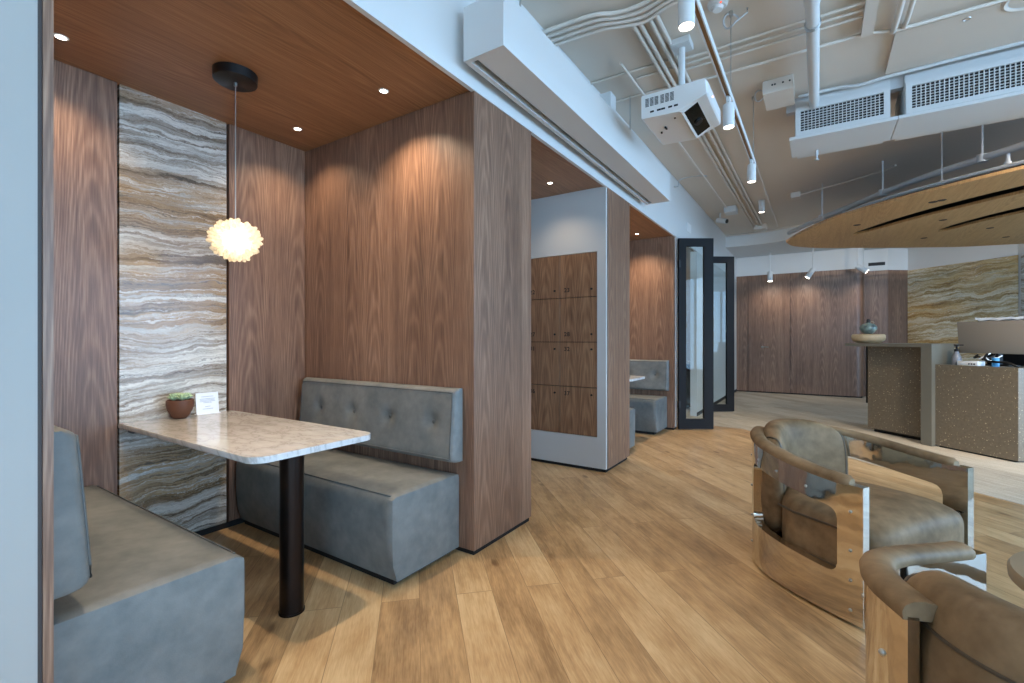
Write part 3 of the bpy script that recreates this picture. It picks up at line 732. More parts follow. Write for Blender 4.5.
# ------------------------------------------------------------------ air conditioners
def aircon(x0, x1, zlo, label):
    y0 = 5.05
    t = thing('air_conditioner', label, 'air conditioner', ((x0+x1)/2, y0+.25, 3.5), 'ceiling air conditioners'); off = t.location
    link('casing', B(x0, x1, y0+.012, y0+.60, zlo+.012, 3.46), 'white', t, None, off)
    ga, gb, za, zb = x0+.045, x1-.045, zlo+.055, 3.35
    bm = bm_new(); f = .035
    box(bm, x0+.005, x1-.005, y0-.012, y0+.012, zb, 3.388); box(bm, x0+.005, x1-.005, y0-.012, y0+.012, zlo+.012, za); box(bm, x0+.005, ga, y0-.012, y0+.012, za, zb); box(bm, gb, x1-.005, y0-.012, y0+.012, za, zb)
    g = link('grille_frame', bm, 'white', t, None, off)
    link('grille_void', B(ga, gb, y0+.008, y0+.0125, za, zb), 'grille_dark', g, None, off)
    bm = bm_new(); n = int((gb-ga)/.0285)
    for i in range(1, n): u = ga+(gb-ga)*i/n; box(bm, u-.003, u+.003, y0-.006, y0+.008, za, zb)
    for k in range(1, 8): v = za+(zb-za)*k/8; box(bm, ga, gb, y0-.002, y0+.008, v-.0022, v+.0022)
    link('louvre_grid', bm, 'white', g, None, off)
    link('drip_tray', B(x0-.045, x1+.045, y0-.03, y0+.46, zlo-.018, zlo+.012, .004, 1), 'white', t, None, off)
    return t
aircon(-.178, .512, 3.11, 'smaller white ceiling air conditioner grille beside the vertical pipe')
aircon(.605, 1.90, 3.11, 'larger white ceiling air conditioner cut by the right edge')
struct('wall_bulkhead_services', B(-.25, 3.0, 5.09, 5.16, 3.38, 3.5), 'pipe', 'grey ceiling downstand behind the air conditioner grilles', 'beam')

# ------------------------------------------------------------------ ceiling services
def pipe(name, pts, r, label, cat, group=None, mat='conduit', smooth=True, clips=()):
    t = link(name, tube(bm_new(), smooth_path(pts, 6) if smooth else pts, r, 10), mat, None, 50)
    tag(t, label, cat, group)
    return t
names4 = ['first', 'second', 'third', 'fourth']
for i in range(4):
    dy = i*.058
    pipe('conduit', [(-1.66, 2.925+dy, 3.46), (-1.30, 2.955+dy, 3.46), (-1.15, 3.02+dy*.9, 3.46), (-.99, 3.04+dy, 3.46), (-.76, 3.0+dy*.8, 3.46), (0, 2.9+dy, 3.46), (2.5, 2.85+dy, 3.46)], .014,
         '%s cross conduit of the wavy bundle leaving the bulkhead, counted from the viewpoint' % names4[i], 'conduit', 'wavy conduit bundle')
for i, x in enumerate((-1.09, -1.045, -.975, -.925)):
    pipe('conduit', [(x, 3.20, 3.473), (x, 7.0, 3.473), (x+.02, 10.7, 3.473)], .015, '%s long conduit from the left passing above the projector' % names4[i].capitalize(), 'conduit', 'long ceiling conduits', smooth=False)
for i, (xa, xb, y0) in enumerate(((-1.30, -.80, 3.93), (-1.66, -1.0, 3.79), (-1.66, -.9, 4.2))):
    pipe('conduit', [(xa, y0, 3.488), ((xa+xb)/2, y0+.01, 3.488), (xb, y0+.03, 3.488)], .009, ['short thin conduit bend just above the projector', 'thin conduit running from bulkhead above the screen case end', 'thin conduit behind the projector meeting the bulkhead'][i], 'conduit')
for i, y in enumerate((3.82, 3.90, 3.98)):
    pipe('conduit', [(-.9, y, 3.465), (.22, y+.01, 3.465), (.28, y+.01, 3.465)], .010, '%s straight conduit right of the track, crossing the big pipe' % names4[i], 'conduit', 'cross conduits at the big pipe', smooth=False)
pipe('conduit', [(-.88, 4.215, 3.465), (.3, 4.225, 3.465), (.46, 4.30, 3.465), (2.8, 4.31, 3.465)], .012, 'lone conduit crossing the ceiling in front of the air conditioners', 'conduit', smooth=False)
pipe('conduit', [(-.15, 5.0, 3.47), (.02, 5.0, 3.47), (.16, 5.0, 3.465), (.30, 4.99, 3.44), (.5, 4.98, 3.45), (1.2, 4.98, 3.46), (3.0, 4.98, 3.46)], .013, 'white conduit running just above the air conditioner grilles', 'conduit', mat='white')
t = thing('drain_pipe', 'thick white ceiling pipe ending at the smaller air conditioner', 'pipe', (-.03, 3, 3.385)); off = t.location
link('pipe_run', cyl(bm_new(), (-.03, -1.5, 3.385), (-.03, 5.06, 3.385), .040, seg=24), 'white', t, 40, off)
for y in (1.2, 3.75): 
    bm = bm_new()
    for xx in (-.012, .012): tube(bm, [(-.03+.046*math.cos(a), y+xx, 3.385+.046*math.sin(a)) for a in [2*PI*k/20 for k in range(20)]], .004, 6, True)
    cyl(bm, (-.03, y, 3.43), (-.03, y, 3.5), .006); link('pipe_clamp', bm, 'steel', t, 50, off)
link('coupling', cyl(bm_new(), (-.03, 3.35, 3.385), (-.03, 3.5, 3.385), .047, seg=24), 'white', t, 40, off)
t = thing('junction_box', 'pale ceiling junction box left of the smaller air conditioner', 'junction box', (-.29, 4.78, 3.5)); off = t.location
link('body', B(-.405, -.175, 4.60, 4.95, 3.385, 3.5, .005, 1), 'conduit', t, None, off)
bm = bm_new()
for xx in (-.33, -.31, -.25, -.20): cyl(bm, (xx, 4.601, 3.45), (xx, 4.597, 3.45), .008, seg=10)
link('knockout', bm, 'grille_dark', t, 40, off)
for (x, y, z, lab) in ((-.43, 4.72, 3.44, 'looped grey cable beside ceiling junction box near the track wire'), (-.50, 3.50, 3.44, 'looped grey cable at the smoke detector above the track')):
    pts = [(x+.045*math.cos(a), y+.02*math.sin(2*a), z+.045*math.sin(a)) for a in [2*PI*k/24 for k in range(22)]]
    pts += [(x+.10, y+.02, z+.03), (x+.10, y+.02, 3.5)]
    o = link('coiled_cable', tube(bm_new(), pts, .006, 6), 'pipe', None, 60); tag(o, lab, 'cable')
t = thing('smoke_detector', 'round ceiling smoke detector with a red light near the top edge', 'smoke detector', (-.56, 3.36, 3.5)); off = t.location
link('base', lathe(bm_new(), [(0, -.03), (.05, -.03), (.062, -.018), (.066, 0), (0, 0)], off, 32), 'white', t, 40, off)
link('chamber', lathe(bm_new(), [(0, -.052), (.03, -.05), (.036, -.03), (0, -.03)], off, 24), 'plastic', t, 40, off)
q = bm_new(); bmesh.ops.create_uvsphere(q, u_segments=8, v_segments=6, radius=.008, matrix=Matrix.Translation((-.535, 3.32, 3.474))); link('indicator_light', q, 'red_led', t, 60, off)
t = thing('ceiling_board', 'dropped pale ceiling board in front of the air conditioners', 'ceiling panel', (1.5, 4.7, 3.5)); off = t.location
link('board', B(.47, 3.2, 4.34, 4.97, 3.468, 3.5), 'ceil', t, None, off)
q = tube(bm_new(), [(.86+.02*math.cos(a), 4.42+.02*math.sin(a), 3.467) for a in [2*PI*k/16 for k in range(16)]], .003, 6, True); link('keyhole_ring', q, 'steel', t, 50, off)
o = link('strut_channel', B(.26, .33, 3.2, 4.22, 3.44, 3.5), 'conduit'); tag(o, 'wide pale ceiling channel ending the cross conduits near the top edge', 'ceiling channel')
pipe('conduit', [(.46, 3.0, 3.44), (.455, 4.0, 3.45), (.45, 4.28, 3.46), (.45, 4.34, 3.5)], .02, 'thick conduit elbow left of the dropped ceiling board', 'conduit')
pipe('conduit', [(.52, 3.0, 3.44), (.515, 4.0, 3.45), (.51, 4.25, 3.46), (.51, 4.32, 3.5)], .016, 'slim conduit elbow touching the dropped ceiling board', 'conduit')
t = thing('ceiling_speaker', 'round pale ceiling speaker in the upper right corner', 'speaker', (1.16, 4.36, 3.5)); off = t.location
link('rim', lathe(bm_new(), [(.115, -.034), (.13, -.042), (.145, -.034), (.15, 0)], off, 40), 'conduit', t, 40, off)
link('cone', lathe(bm_new(), [(0, -.012), (.08, -.014), (.115, -.034)], off, 40), 'pipe', t, 60, off)
t = thing('security_camera', 'white dome camera and box on the ceiling above the glass doors', 'camera', (-1.30, 8.8, 3.5)); off = t.location
link('mount_box', B(-1.33, -1.14, 8.55, 8.80, 3.40, 3.5, .005, 1), 'white', t, None, off)
link('camera_body', cyl(bm_new(), (-1.50, 8.95, 3.38), (-1.34, 8.9, 3.33), .045, seg=20), 'white', t, 40, off)
link('camera_lens', cyl(bm_new(), (-1.345, 8.902, 3.332), (-1.325, 8.895, 3.325), .036, seg=20), 'lens_dark', t, 40, off)
link('bracket', cyl(bm_new(), (-1.45, 8.94, 3.39), (-1.45, 8.94, 3.5), .014, seg=10), 'white', t, 40, off)
o = link('ceiling_box', B(-1.05, -.83, 10.2, 10.4, 3.40, 3.5, .004, 1), 'conduit'); tag(o, 'pale box at far end of the long ceiling conduits', 'junction box')
o = link('ceiling_box', B(-.35, -.22, 8.3, 8.45, 3.42, 3.5, .004, 1), 'conduit'); tag(o, 'small pale box on ceiling right of the far track spotlight', 'junction box')
pipe('conduit', [(-1.32, 3.6, 3.46), (-1.30, 5.5, 3.46), (-1.28, 8.5, 3.46)], .010, 'single thin conduit between bulkhead and long conduits', 'conduit', smooth=False)
pipe('conduit', [(-.66, 4.0, 3.47), (-.66, 7.5, 3.47), (-.66, 10.5, 3.47)], .012, 'thin conduit just left of the lighting track', 'conduit', smooth=False)
pipe('conduit', [(-.3, 8.35, 3.45), (.3, 8.0, 3.45), (.75, 7.7, 3.45), (.80, 7.4, 3.40)], .012, 'thin pale conduit above the tip of the wooden canopy', 'conduit', smooth=False)
o = link('sprinkler', lathe(bm_new(), [(0, -.075), (.02, -.072), (.02, -.066), (.008, -.064), (.008, -.03), (.013, -.028), (.013, .06), (0, .06)], (-.01, 5.42, 3.07), 16), 'pipe', None, 40); tag(o, 'sprinkler head hanging below the smaller air conditioner', 'sprinkler')
# sprinkler main over the canopy
t = thing('sprinkler_pipe', 'long grey sprinkler main above the front edge of wooden canopy', 'pipe', (1.0, 7.0, 3.1)); off = t.location
link('pipe_run', tube(bm_new(), smooth_path([(4.4, 3.5, 3.1), (1.70, 6.30, 3.1), (.95, 7.09, 3.1), (.42, 7.9, 3.1), (-.1, 8.75, 3.1), (-.42, 9.4, 3.1)], 6), .036, 14), 'pipe', t, 50, off)
for x, y in ((1.40, 6.61), (.68, 7.47), (.05, 8.5)):
    q = cyl(bm_new(), (x, y, 3.12), (x, y, 3.5), .010, seg=8); cyl(q, (x, y, 3.06), (x, y, 3.14), .046, seg=16); link('hanger', q, 'pipe', t, 40, off)
for x, y in ((1.55, 6.47), (.30, 8.1)):
    q = cyl(bm_new(), (x, y, 2.94), (x, y, 3.1), .018, seg=10); cyl(q, (x, y, 2.95), (x, y, 2.99), .03, seg=12); link('drop', q, 'pipe', t, 40, off)

# ------------------------------------------------------------------ wooden canopy over reception
t = thing('wooden_canopy', 'leaf shaped wooden canopy hanging over the reception desk', 'canopy', (1.5, 8.3, 2.75)); off = t.location
outer = [(-.41, 8.30), (-.22, 7.75), (.10, 7.10), (.40, 6.74), (.72, 6.44), (1.14, 6.12), (1.51, 5.87), (2.3, 5.35), (3.2, 4.95), (4.1, 4.95), (4.7, 5.6), (5.0, 6.8), (5.0, 8.2), (4.6, 9.6), (3.8, 10.35),
         (2.9, 10.46), (2.32, 10.36), (1.9, 10.24), (1.24, 9.88), (.44, 9.39), (-.05, 9.05), (-.33, 8.70)]
op = [(p.x, p.y) for p in smooth_path([(a, b, 0) for a, b in outer+[outer[0]]], 5)[:-1]]
def slot_poly(cl, w0):
    P = smooth_path([(a, b, 0) for a, b in cl], 5); n = len(P); L, R = [], []
    for i, p in enumerate(P):
        d = (P[min(i+1, n-1)]-P[max(i-1, 0)]).normalized(); nn = Vector((-d.y, d.x, 0))
        f = i/(n-1); w = w0*max(.04, min(1, .42+f*1.4) if f > .05 else f*8)*max(.05, min(1, (1-f)*6))
        L.append(p+nn*w); R.append(p-nn*w)
    return [(v.x, v.y) for v in L+R[::-1]]
slots = [slot_poly([(.42, 8.24), (.75, 7.72), (1.18, 7.18), (1.72, 6.66), (2.5, 6.1), (3.5, 5.75)], .15), slot_poly([(1.40, 8.66), (1.60, 8.22), (1.98, 7.72), (2.5, 7.2), (3.3, 6.7), (4.2, 6.5)], .15)]
bm = bm_new(); geo = []
def ring_edges(poly, z):
    vs = [bm.verts.new((x, y, z)) for x, y in poly]
    return vs, [bm.edges.new((vs[i], vs[(i+1) % len(vs)])) for i in range(len(vs))]
rings = [ring_edges(op, 2.75)]+[ring_edges(s, 2.75) for s in slots]
bmesh.ops.triangle_fill(bm, edges=[e for r in rings for e in r[1]], use_beauty=True)
r = bmesh.ops.extrude_face_region(bm, geom=list(bm.faces))
bmesh.ops.translate(bm, verts=[v for v in r['geom'] if isinstance(v, bmesh.types.BMVert)], vec=(0, 0, .03))
pan = link('wood_panel', bm, 'maple', t, None, off)
cx, cy = 2.2, 7.9
inn = [(cx+(x-cx)*.87, cy+(y-cy)*.87) for x, y in op]
bm = prism(bm_new(), inn, 2.84, 2.86); link('slot_shade_board', bm, 'shadow_black', t, None, off)  # black board added above the slots to paint their shade
bm = bm_new(); n = len(inn); vs = [(bm.verts.new((x, y, 2.781)), bm.verts.new((x, y, 2.84))) for x, y in inn]
for i in range(n): a, b2 = vs[i], vs[(i+1) % n]; bm.faces.new((a[0], b2[0], b2[1], a[1]))
link('edge_band', bm, 'shadow_black', t, 40, off)
i0 = [p for p in inn]
bm = tube(bm_new(), [(x, y, 2.90) for x, y in [(cx+(x-cx)*.84, cy+(y-cy)*.84) for x, y in op]], .02, 6, True)
link('steel_subframe', bm, 'pipe', t, 50, off)
for x, y in ((1.05, 6.6), (.0, 8.0), (2.2, 6.0), (2.5, 8.0)):
    q = cyl(bm_new(), (x+.05, y+.05, 2.87), (x+.05, y+.05, 3.5), .0045, seg=8); cyl(q, (x+.05, y+.05, 2.87), (x+.05, y+.05, 2.95), .016, seg=8); link('hanging_rod', q, 'pipe', t, 40, off)
for x, y in ((1.046, 6.754), (1.11, 6.72), (1.307, 7.835), (1.927, 8.74), (2.29, 9.631), (1.304, 9.065), (.425, 7.561)):
    link('recessed_spot', lathe(bm_new(), [(0, -.001), (.028, -.001), (.03, -.003), (.038, -.003), (.04, .0)], (x, y, 2.75), 20), 'grille_dark', pan, 40, off)

# ------------------------------------------------------------------ reception desk (45 degrees)
K = .70711
def ab(a, b): return ((a+b)*K, (b-a)*K)      # along-front, depth -> world xy
def abbox(bm, a0, a1, b0, b1, z0, z1): return prism(bm, [ab(a0, b0), ab(a1, b0), ab(a1, b1), ab(a0, b1)], z0, z1)
t = thing('reception_desk', 'speckled stone reception desk with raised counter and lower worktop', 'reception desk', (*ab(-4.4, 6.3), 0)); off = t.location
link('counter_slab', abbox(bm_new(), -5.48, -4.355, 5.93, 6.95, 1.165, 1.205), 'desk_slab', t, None, off)
link('end_slab', abbox(bm_new(), -4.475, -4.355, 5.93, 6.27, 0, 1.166), 'desk_slab', t, None, off)
link('counter_front', abbox(bm_new(), -5.29, -4.475, 6.10, 6.17, .05, 1.164), 'terrazzo', t, None, off)
link('counter_plinth', abbox(bm_new(), -5.25, -4.48, 6.16, 6.26, 0, .10), 'shadow_black', t, None, off)
link('counter_end', abbox(bm_new(), -5.29, -5.24, 6.17, 6.70, .03, 1.164), 'black', t, None, off)
link('desk_front', abbox(bm_new(), -4.354, -3.585, 5.985, 6.05, .02, .965), 'terrazzo', t, None, off)
link('desk_side', abbox(bm_new(), -3.635, -3.585, 6.051, 6.85, .02, .965), 'terrazzo', t, None, off)
link('desk_plinth', abbox(bm_new(), -4.33, -3.62, 6.01, 6.8, 0, .022), 'shadow_black', t, None, off)
link('worktop', abbox(bm_new(), -4.354, -3.636, 6.051, 6.85, .93, .962), 'desk_slab', t, None, off)
bm = bm_new(); abbox(bm, -5.335, -5.315, 6.12, 6.16, .38, 1.164); link('counter_side_shade', bm, 'black', t, None, off)  # black strip standing in for the shaded inner side under the overhang

p = ab(-5.30, 6.12)
t = thing('stone_riser', 'flat beige stone block on the raised reception counter', 'stone block', (p[0], p[1], 1.205)); off = t.location
bm = lathe(bm_new(), [(0, 0), (.13, 0), (.155, .02), (.182, .04), (.192, .075), (.190, .11), (.176, .124), (0, .128)], (0, 0, 0), 28); link('block', bm, 'beige_stone', t, 45)
t = thing('ceramic_vase', 'squat teal glazed vase on the beige stone block', 'vase', (p[0], p[1], 1.333)); 
link('vase_body', lathe(bm_new(), [(0, 0), (.05, 0), (.085, .03), (.115, .08), (.112, .12), (.075, .158), (.035, .17), (.028, .18), (0, .18)], (0, 0, 0), 36), 'glaze', t, 45)
link('stopper', lathe(bm_new(), [(.026, .178), (.022, .20), (.028, .215), (.016, .235), (0, .238)], (0, 0, 0), 20), 'grille_dark', t, 45)
q = tube(bm_new(), [(.05+.022*math.cos(a), 0, .178+.022*math.sin(a)) for a in [2*PI*k/14 for k in range(14)]], .006, 6, True); link('loop_handle', q, 'beige_stone', t, 50)
for ch in t.children: ch.data.transform(Matrix.Scale(.86, 4))

p = ab(-4.0, 6.36)
t = thing('monitor', 'wide grey computer monitor seen from behind on reception desk', 'monitor', (p[0], p[1], .962), None, -PI/4)
bm = B(-.38, .38, -.02, .02, .135, .502, .006, 2)
for v in bm.verts:
    if v.co.z < .3: v.co.x *= .94
link('screen_back', bm, 'monitor_back', t, 40)
link('screen_glass', B(-.35, .35, .0202, .0215, .16, .48), 'lens_dark', t)
bm = B(-.03, .03, -.01, .05, .012, .2, .006, 1); link('stand_neck', bm, 'black', t); link('stand_base', B(-.13, .13, -.03, .15, 0, .014, .004, 1), 'black', t)
p = ab(-3.72, 6.75)
t = thing('paper_stack', 'crumpled white paper on the stone ledge above monitor', 'paper', (*ab(-4.02, 6.70), .962))
link('printer_body', B(-.2, .2, -.16, .16, 0, .50, .02, 3), 'black', t)
bm = bm_new(); bmesh.ops.create_grid(bm, x_segments=18, y_segments=12, size=.5)
for v in bm.verts: v.co = Vector((v.co.x*.56, v.co.y*.4, .535+.010*math.sin(v.co.x*23)*math.cos(v.co.y*14+1)+.014*random.random()))
r = bmesh.ops.extrude_face_region(bm, geom=list(bm.faces)); bmesh.ops.translate(bm, verts=[v for v in r['geom'] if isinstance(v, bmesh.types.BMVert)], vec=(0, 0, -.025))
link('paper_sheets', bm, 'card', t, 60)
t.name = 'printer'; t['label'] = 'dark printer with rumpled white paper behind the monitor'; t['category'] = 'printer'; t.rotation_euler.z = -PI/4
p = ab(-4.235, 6.13)
t = thing('soap_bottle', 'small grey pump bottle at left end of desk worktop', 'bottle', (p[0], p[1], .962)); 
link('bottle_body', lathe(bm_new(), [(0, 0), (.034, 0), (.037, .02), (.034, .09), (.018, .125), (.016, .15), (0, .15)], (0, 0, 0), 24), 'clear_grey', t, 45)
bm = lathe(bm_new(), [(.017, .148), (.019, .175), (.008, .178), (.007, .21), (.02, .212), (.02, .225), (0, .226)], (0, 0, 0), 18); box(bm, 0, .045, -.008, .008, .213, .224); link('pump', bm, 'frame_dark', t, 45)
for ch in t.children: ch.data.transform(Matrix.Diagonal((1.25, 1.25, 1.05, 1)))
p = ab(-4.10, 6.12)
t = thing('network_box', 'flat white box beside the pump bottle on desk worktop', 'router', (p[0], p[1], .962), None, -PI/4)
link('case', B(-.09, .11, -.05, .06, 0, .052, .006, 2), 'plastic', t, 40)
bm = bm_new()
for i in range(3): box(bm, .02+i*.025, .035+i*.025, -.0515, -.05, .012, .028)
link('port_row', bm, 'grille_dark', t)
p = ab(-3.86, 6.12)
t = thing('tape_roll', 'small blue and white roll under the monitor edge', 'tape', (p[0], p[1], .962))
link('roll', lathe(bm_new(), [(.014, 0), (.03, 0), (.03, .095), (.014, .095), (.014, 0)], (0, 0, 0), 24), 'blue_plastic', t, 45); link('core', lathe(bm_new(), [(.010, .001), (.014, 0), (.014, .10), (.010, .10), (.010, .001)], (0, 0, 0), 20), 'card', t, 45)
def cable(pts, r, lab, mat='black'):
    o = link('cable', tube(bm_new(), smooth_path([(*ab(a, b), z) for a, b, z in pts], 7), r, 8), mat, None, 60); tag(o, lab, 'cable', 'desk cables')
cable([(-4.02, 6.25, 1.09), (-3.98, 6.15, 1.045), (-3.92, 6.10, 1.02), (-3.84, 6.085, 1.015), (-3.74, 6.085, 1.01), (-3.68, 6.10, .985), (-3.66, 6.12, .968)], .012, 'thick black cable drooping in front of monitor to the right')
cable([(-4.14, 6.3, 1.08), (-4.12, 6.22, 1.05), (-4.06, 6.20, 1.06), (-4.02, 6.22, 1.03), (-3.98, 6.3, 1.08)], .010, 'black cable loop above the white box on desk')
cable([(-4.02, 6.3, 1.10), (-4.06, 6.2, 1.04), (-4.0, 6.19, 1.06), (-3.95, 6.2, 1.02), (-3.9, 6.28, 1.08)], .007, 'white cable loop tangled under the monitor', 'card')

# spotlights on far wall
s0 = None
for x, ry, lab in ((-.908, .0, 'white spotlight on the far wall soffit, above the lever door'), (-.09, .55, 'tilted white spotlight in the middle of the far wall soffit'), (.686, -.9, 'white spotlight turned sideways near rounded end of far wall')):
    t = thing('wall_spotlight', lab, 'spotlight', (x, 12.05, 3.24), 'far wall spotlights')
    link('stem', cyl(bm_new(), (0, 0, -.46), (0, 0, 0), .012, seg=10), 'white', t, 40)
    q = cyl(bm_new(), (0, 0, -.20), (0, 0, .02), .052, seg=20)
    bmesh.ops.rotate(q, verts=q.verts, matrix=Matrix.Rotation(ry, 3, 'Y')); bmesh.ops.translate(q, verts=q.verts, vec=(0, 0, -.46)); link('lamp_head', q, 'white', t, 40)
    q = cyl(bm_new(), (0, 0, -.203), (0, 0, -.19), .045, seg=20)
    bmesh.ops.rotate(q, verts=q.verts, matrix=Matrix.Rotation(ry, 3, 'Y')); bmesh.ops.translate(q, verts=q.verts, vec=(0, 0, -.46)); link('lens', q, 'lamp_on', t, 40)
    spot((x-.2*math.sin(ry), 12.0, 2.52), 13, 150, 1.0, (1, .86, .7), .04, (x-.5*math.sin(ry), 12.6, .9))
o = link('air_vent', B(.93, 1.22, 12.93, 12.94, 2.88, 2.95), 'grille_dark'); tag(o, 'narrow grey air vent slot on white wall above walnut recess', 'vent')

# ------------------------------------------------------------------ armchairs
D_ = 1.023
CTRL = [(x*1.003, y*D_) for x, y in [(.43, .0), (.437, .12), (.437, .25), (.425, .38), (.395, .50), (.34, .60), (.26, .685), (.165, .745)]]
def armchair(label, loc, rotz):
    """local frame: faces -Y, depth runs to +Y, X to its left-hand side when seen from the front"""
    t = thing('armchair', label, 'armchair', (*loc, 0), 'metal and leather tub armchairs', rotz)
    for sg in (1, -1):
        P = smooth_path([(x*sg, y, 0) for x, y in CTRL], 9); n = len(P)
        S = [0]
        for i in range(1, n): S.append(S[-1]+(P[i]-P[i-1]).length)
        # dense resample with extra columns at the ends of the opening
        ha, hb = .105, .66
        cols = sorted({round(S[-1]*i/46, 4) for i in range(47)} | {ha+.0001, ha+.006, ha+.014, ha+.026, hb-.0001, hb-.006, hb-.014, hb-.026, ha-.0001, hb+.0001})
        def at(s):
            i = max(k for k in range(n) if S[k] <= s+1e-9); i = min(i, n-2)
            f = (s-S[i])/(S[i+1]-S[i]); p = P[i].lerp(P[i+1], f); d = (P[i+1]-P[i]).normalized()
            nn = Vector((-d.y, d.x, 0))*sg
            return p, nn          # nn points inward
        def top(s): f = min(1, s/S[-1]); f = f*f*(3-2*f); return .615+.09*f
        bm = bm_new(); C = []
        for s in cols:
            p, nn = at(s)
            if nn.dot(Vector((0, .35, 0))-p) < 0: nn = -nn
            TH = .046 if s < S[-1]*.8 else .046-.026*(s-S[-1]*.8)/(S[-1]*.2)
            zt = top(s); inh = ha <= s <= hb; zl0, zu0 = .205+.04*max(0, (s-ha))/(hb-ha), zt-.122; zc = (zl0+zu0)/2
            if inh:
                e = min(s-ha, hb-s); f = math.sqrt(max(0, 1-(1-min(1, e/.045))**2)); R_ = .05
                zl, zu = (zl0+R_*(1-f) if f < 1 else zl0), (zu0-R_*(1-f) if f < 1 else zu0)
                if s <= ha+.00011 and False: zl = zu = zc
            else: zl = zu = zc
            lv = [.015, zl, zu, zt]
            C.append((inh, [bm.verts.new((p.x, p.y, z)) for z in lv], [bm.verts.new((p.x+nn.x*TH, p.y+nn.y*TH, z)) for z in lv]))
        for (ia, oa, na), (ib, ob, nb) in zip(C, C[1:]):
            hole = ia and ib
            for lo_, hi_ in ((0, 1), (2, 3)) + (() if hole else ((1, 2),)):
                for A, Bq in ((oa, ob), (na, nb)):
                    bm.faces.new((A[lo_], Bq[lo_], Bq[hi_], A[hi_]))
            bm.faces.new((oa[0], na[0], nb[0], ob[0])); bm.faces.new((oa[3], ob[3], nb[3], na[3]))
            if hole:
                bm.faces.new((oa[1], ob[1], nb[1], na[1])); bm.faces.new((oa[2], na[2], nb[2], ob[2]))
            if ia != ib:
                A = (oa, na) if ia else (ob, nb)
                bm.faces.new((A[0][1], A[0][2], A[1][2], A[1][1]))
        for _, o_, n_ in (C[0], C[-1]):
            for k in range(3): 
                try: bm.faces.new((o_[k], o_[k+1], n_[k+1], n_[k]))
                except ValueError: pass
        bmesh.ops.dissolve_degenerate(bm, dist=1e-5, edges=bm.edges)
        fr = link('side_frame', bm, 'chrome', t, 32)
        q = bm_new()
        for s, z in ((.05, .07), (.05, .20), (.05, .33), (.05, .50), (.25, .555), (.42, .58), (.57, .60), (.72, .10), (.72, .25), (.72, .42), (.78, .58)):
            p, nn = at(min(s, S[-1]-.03))
            if nn.dot(Vector((0, .35, 0))-p) < 0: nn = -nn
            bmesh.ops.create_uvsphere(q, u_segments=10, v_segments=6, radius=.0075, matrix=Matrix.Translation((p.x, p.y, z)))
        link('rivet_studs', q, 'steel', fr, 60)
        # leather roll on top of the frame
        q = bm_new(); prev = None; cs = [s for s in cols if s >= .055]; first = last = None
        prof = [(-.008, -.006), (-.010, .010), (-.004, .022), (.010, .030), (.030, .032), (.050, .028), (.060, .018), (.062, .004), (.056, -.006)]
        for s in cs:
            p, nn = at(s)
            if nn.dot(Vector((0, .35, 0))-p) < 0: nn = -nn
            k = min(1, (s-.055)/.02+.55)
            ring = [q.verts.new((p.x+nn.x*(.025+(a-.025)*k), p.y+nn.y*(.025+(a-.025)*k), top(s)+b*k)) for a, b in prof]
            if prev:
                for i in range(len(prof)): q.faces.new((prev[i], prev[(i+1) % len(prof)], ring[(i+1) % len(prof)], ring[i]))
            else: first = ring
            prev = ring
        q.faces.new(first); q.faces.new(prev)
        link('arm_pad', q, 'brown_leather', t, 50)
    # inner base
    link('base', prism(bm_new(), [(.37, .02), (.375, .35), (.31, .55), (.2, .66), (-.2, .66), (-.31, .55), (-.375, .35), (-.37, .02)], .0, .15), 'shadow_black', t, None)
    # seat cushion
    bm = bm_new(); bmesh.ops.create_cube(bm, size=1.0); bmesh.ops.subdivide_edges(bm, edges=bm.edges, cuts=15, use_grid_fill=True)
    for v in bm.verts:
        u, w, h = v.co.x*2, v.co.y*2, v.co.z*2
        # superellipsoid rounding
        q_ = 7.0; L = (abs(u)**q_+abs(w)**q_+abs(h)**q_)**(1/q_); m = max(abs(u), abs(w), abs(h))
        if L > 0: u, w, h = u*m/L, w*m/L, h*m/L
        d = .285+w*.315
        lat = .372 if d < .38 else .372-.9*(d-.38)**1.25*1.5
        z = .285+h*.15
        if h > 0: z += .035*h*(1-u*u)*(1-.55*((w+.15)**2)) - .06*max(0, -w-.45)**1.5*h
        v.co = Vector((u*lat, d, z))
    seat = link('seat_cushion', bm, 'brown_leather', t, 60)
    wl = bm_new()
    for z in (.205, .385):
        ring = []
        for sgn in (1, -1):
            seq = [(.373, .03), (.375, .2), (.374, .36), (.34, .47)]
            ring += [(x*sgn, y, z) for x, y in (seq if sgn == 1 else seq[::-1])]
        tube(wl, ring[:4], .006, 6); tube(wl, ring[4:], .006, 6)
    link('seat_welt', wl, 'brown_seam', seat, 60)
    # back cushion
    bm = bm_new(); NU, NV = 28, 36; rows_ = []
    def bsec(u, k):
        a = 2*PI*k/NV; ca, sa = math.cos(a), math.sin(a); e = .62
        dd = math.copysign(abs(ca)**e, ca); zz = math.copysign(abs(sa)**e, sa)
        sh = max(.02, (1-abs(u)**6))**.5
        lat = u*.298
        yb = .795-2.15*lat*lat-.012*zz          # rear face follows the gap between the side frames
        th = .185*(.25+.75*sh)*(1-.10*zz)
        y = yb-th*.5+dd*th*.5; z = .465+zz*(.31*(max(.02, 1-abs(u)**5))**.28) - .02*u*u
        return Vector((lat, y, z))
    for i in range(NU+1):
        u = math.sin((i/NU-.5)*PI)*.9995
        rows_.append([bm.verts.new(bsec(u, k)) for k in range(NV)])
    for A, C2 in zip(rows_, rows_[1:]):
        for k in range(NV): bm.faces.new((A[k], A[(k+1) % NV], C2[(k+1) % NV], C2[k]))
    bm.faces.new(rows_[0][::-1]); bm.faces.new(rows_[-1])
    bk = link('back_cushion', bm, 'brown_leather', t, 60)
    q = bm_new()
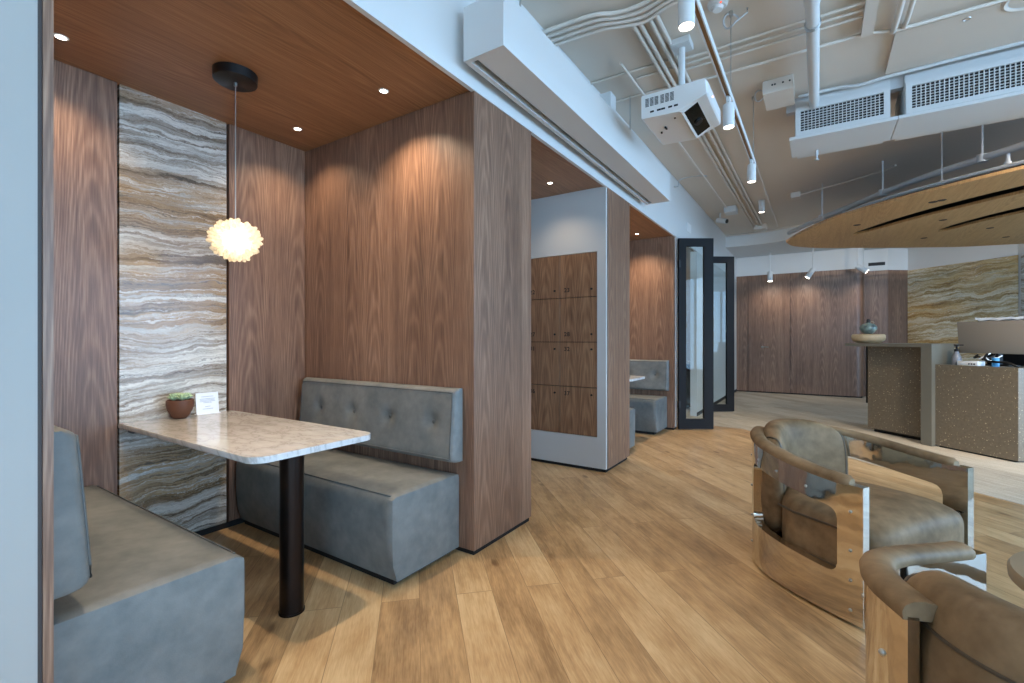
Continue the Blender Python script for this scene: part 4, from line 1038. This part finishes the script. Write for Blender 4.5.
    for u in (-.86, .86):
        tube(q, [bsec(u, k)+Vector((math.copysign(.002, u), 0, 0)) for k in range(NV)], .0045, 6, True)
    arc = []
    for i in range(25):
        u = -.86+1.72*i/24; zz = .72+.14*abs(u/.86)**4; arc.append(bsec(u, NV*math.asin(min(1, zz**(1/.62)))/(2*PI))+Vector((0, .001, 0)))
    tube(q, arc, .0035, 6)
    link('back_seam', q, 'brown_seam', bk, 60)
    return t
def face(fx, fy): return math.atan2(fy, fx)+PI/2
armchair('metal sided leather tub armchair with cut out arms, farther of the pair', (.405, 2.848), math.atan2(math.sin(-.6), math.cos(-.6))+PI/2)
armchair('brown leather tub armchair seen from behind in the lower right corner', (.732, 1.712), .938+PI/2)

t = thing('coffee_table', 'round grey brown low table cut by the right edge', 'coffee table', (.905, 2.32, 0))
link('tabletop', lathe(bm_new(), [(0, .405), (.325, .405), (.34, .412), (.342, .44), (.335, .452), (0, .452)], (0, 0, 0), 64), 'table_top2', t, 35)
link('column', lathe(bm_new(), [(0, .01), (.06, .01), (.045, .05), (.045, .405), (0, .405)], (0, 0, 0), 32), 'black', t, 40)
link('foot_plate', lathe(bm_new(), [(0, 0), (.22, 0), (.22, .008), (.05, .014), (0, .014)], (0, 0, 0), 48), 'black', t, 40)

# ------------------------------------------------------------------ daylight, camera, colour
w = bpy.data.worlds.new('daylight'); SC.world = w; w.use_nodes = True
bg = w.node_tree.nodes['Background']; bg.inputs[0].default_value = (.39, .66, 1.0, 1); bg.inputs[1].default_value = 8.0
cam = bpy.data.cameras.new('camera'); co = bpy.data.objects.new('camera', cam); COL.objects.link(co)
cam.sensor_width = 36; cam.sensor_fit = 'HORIZONTAL'; cam.lens = 36*467/1024; cam.shift_y = -1.5/1024; cam.clip_start = .02
co.location = (0, 0, 1.25); co.rotation_euler = (PI/2, 0, math.atan(306/467)); SC.camera = co
vs = SC.view_settings; vs.view_transform = 'Standard'; vs.look = 'None'; vs.gamma = 1; vs.use_curve_mapping = False; vs.exposure = 0.36
SC.cycles.use_denoising = True
SC.cycles.max_bounces = 10; SC.cycles.diffuse_bounces = 6; SC.cycles.transparent_max_bounces = 16
SC.cycles.sample_clamp_indirect = 6
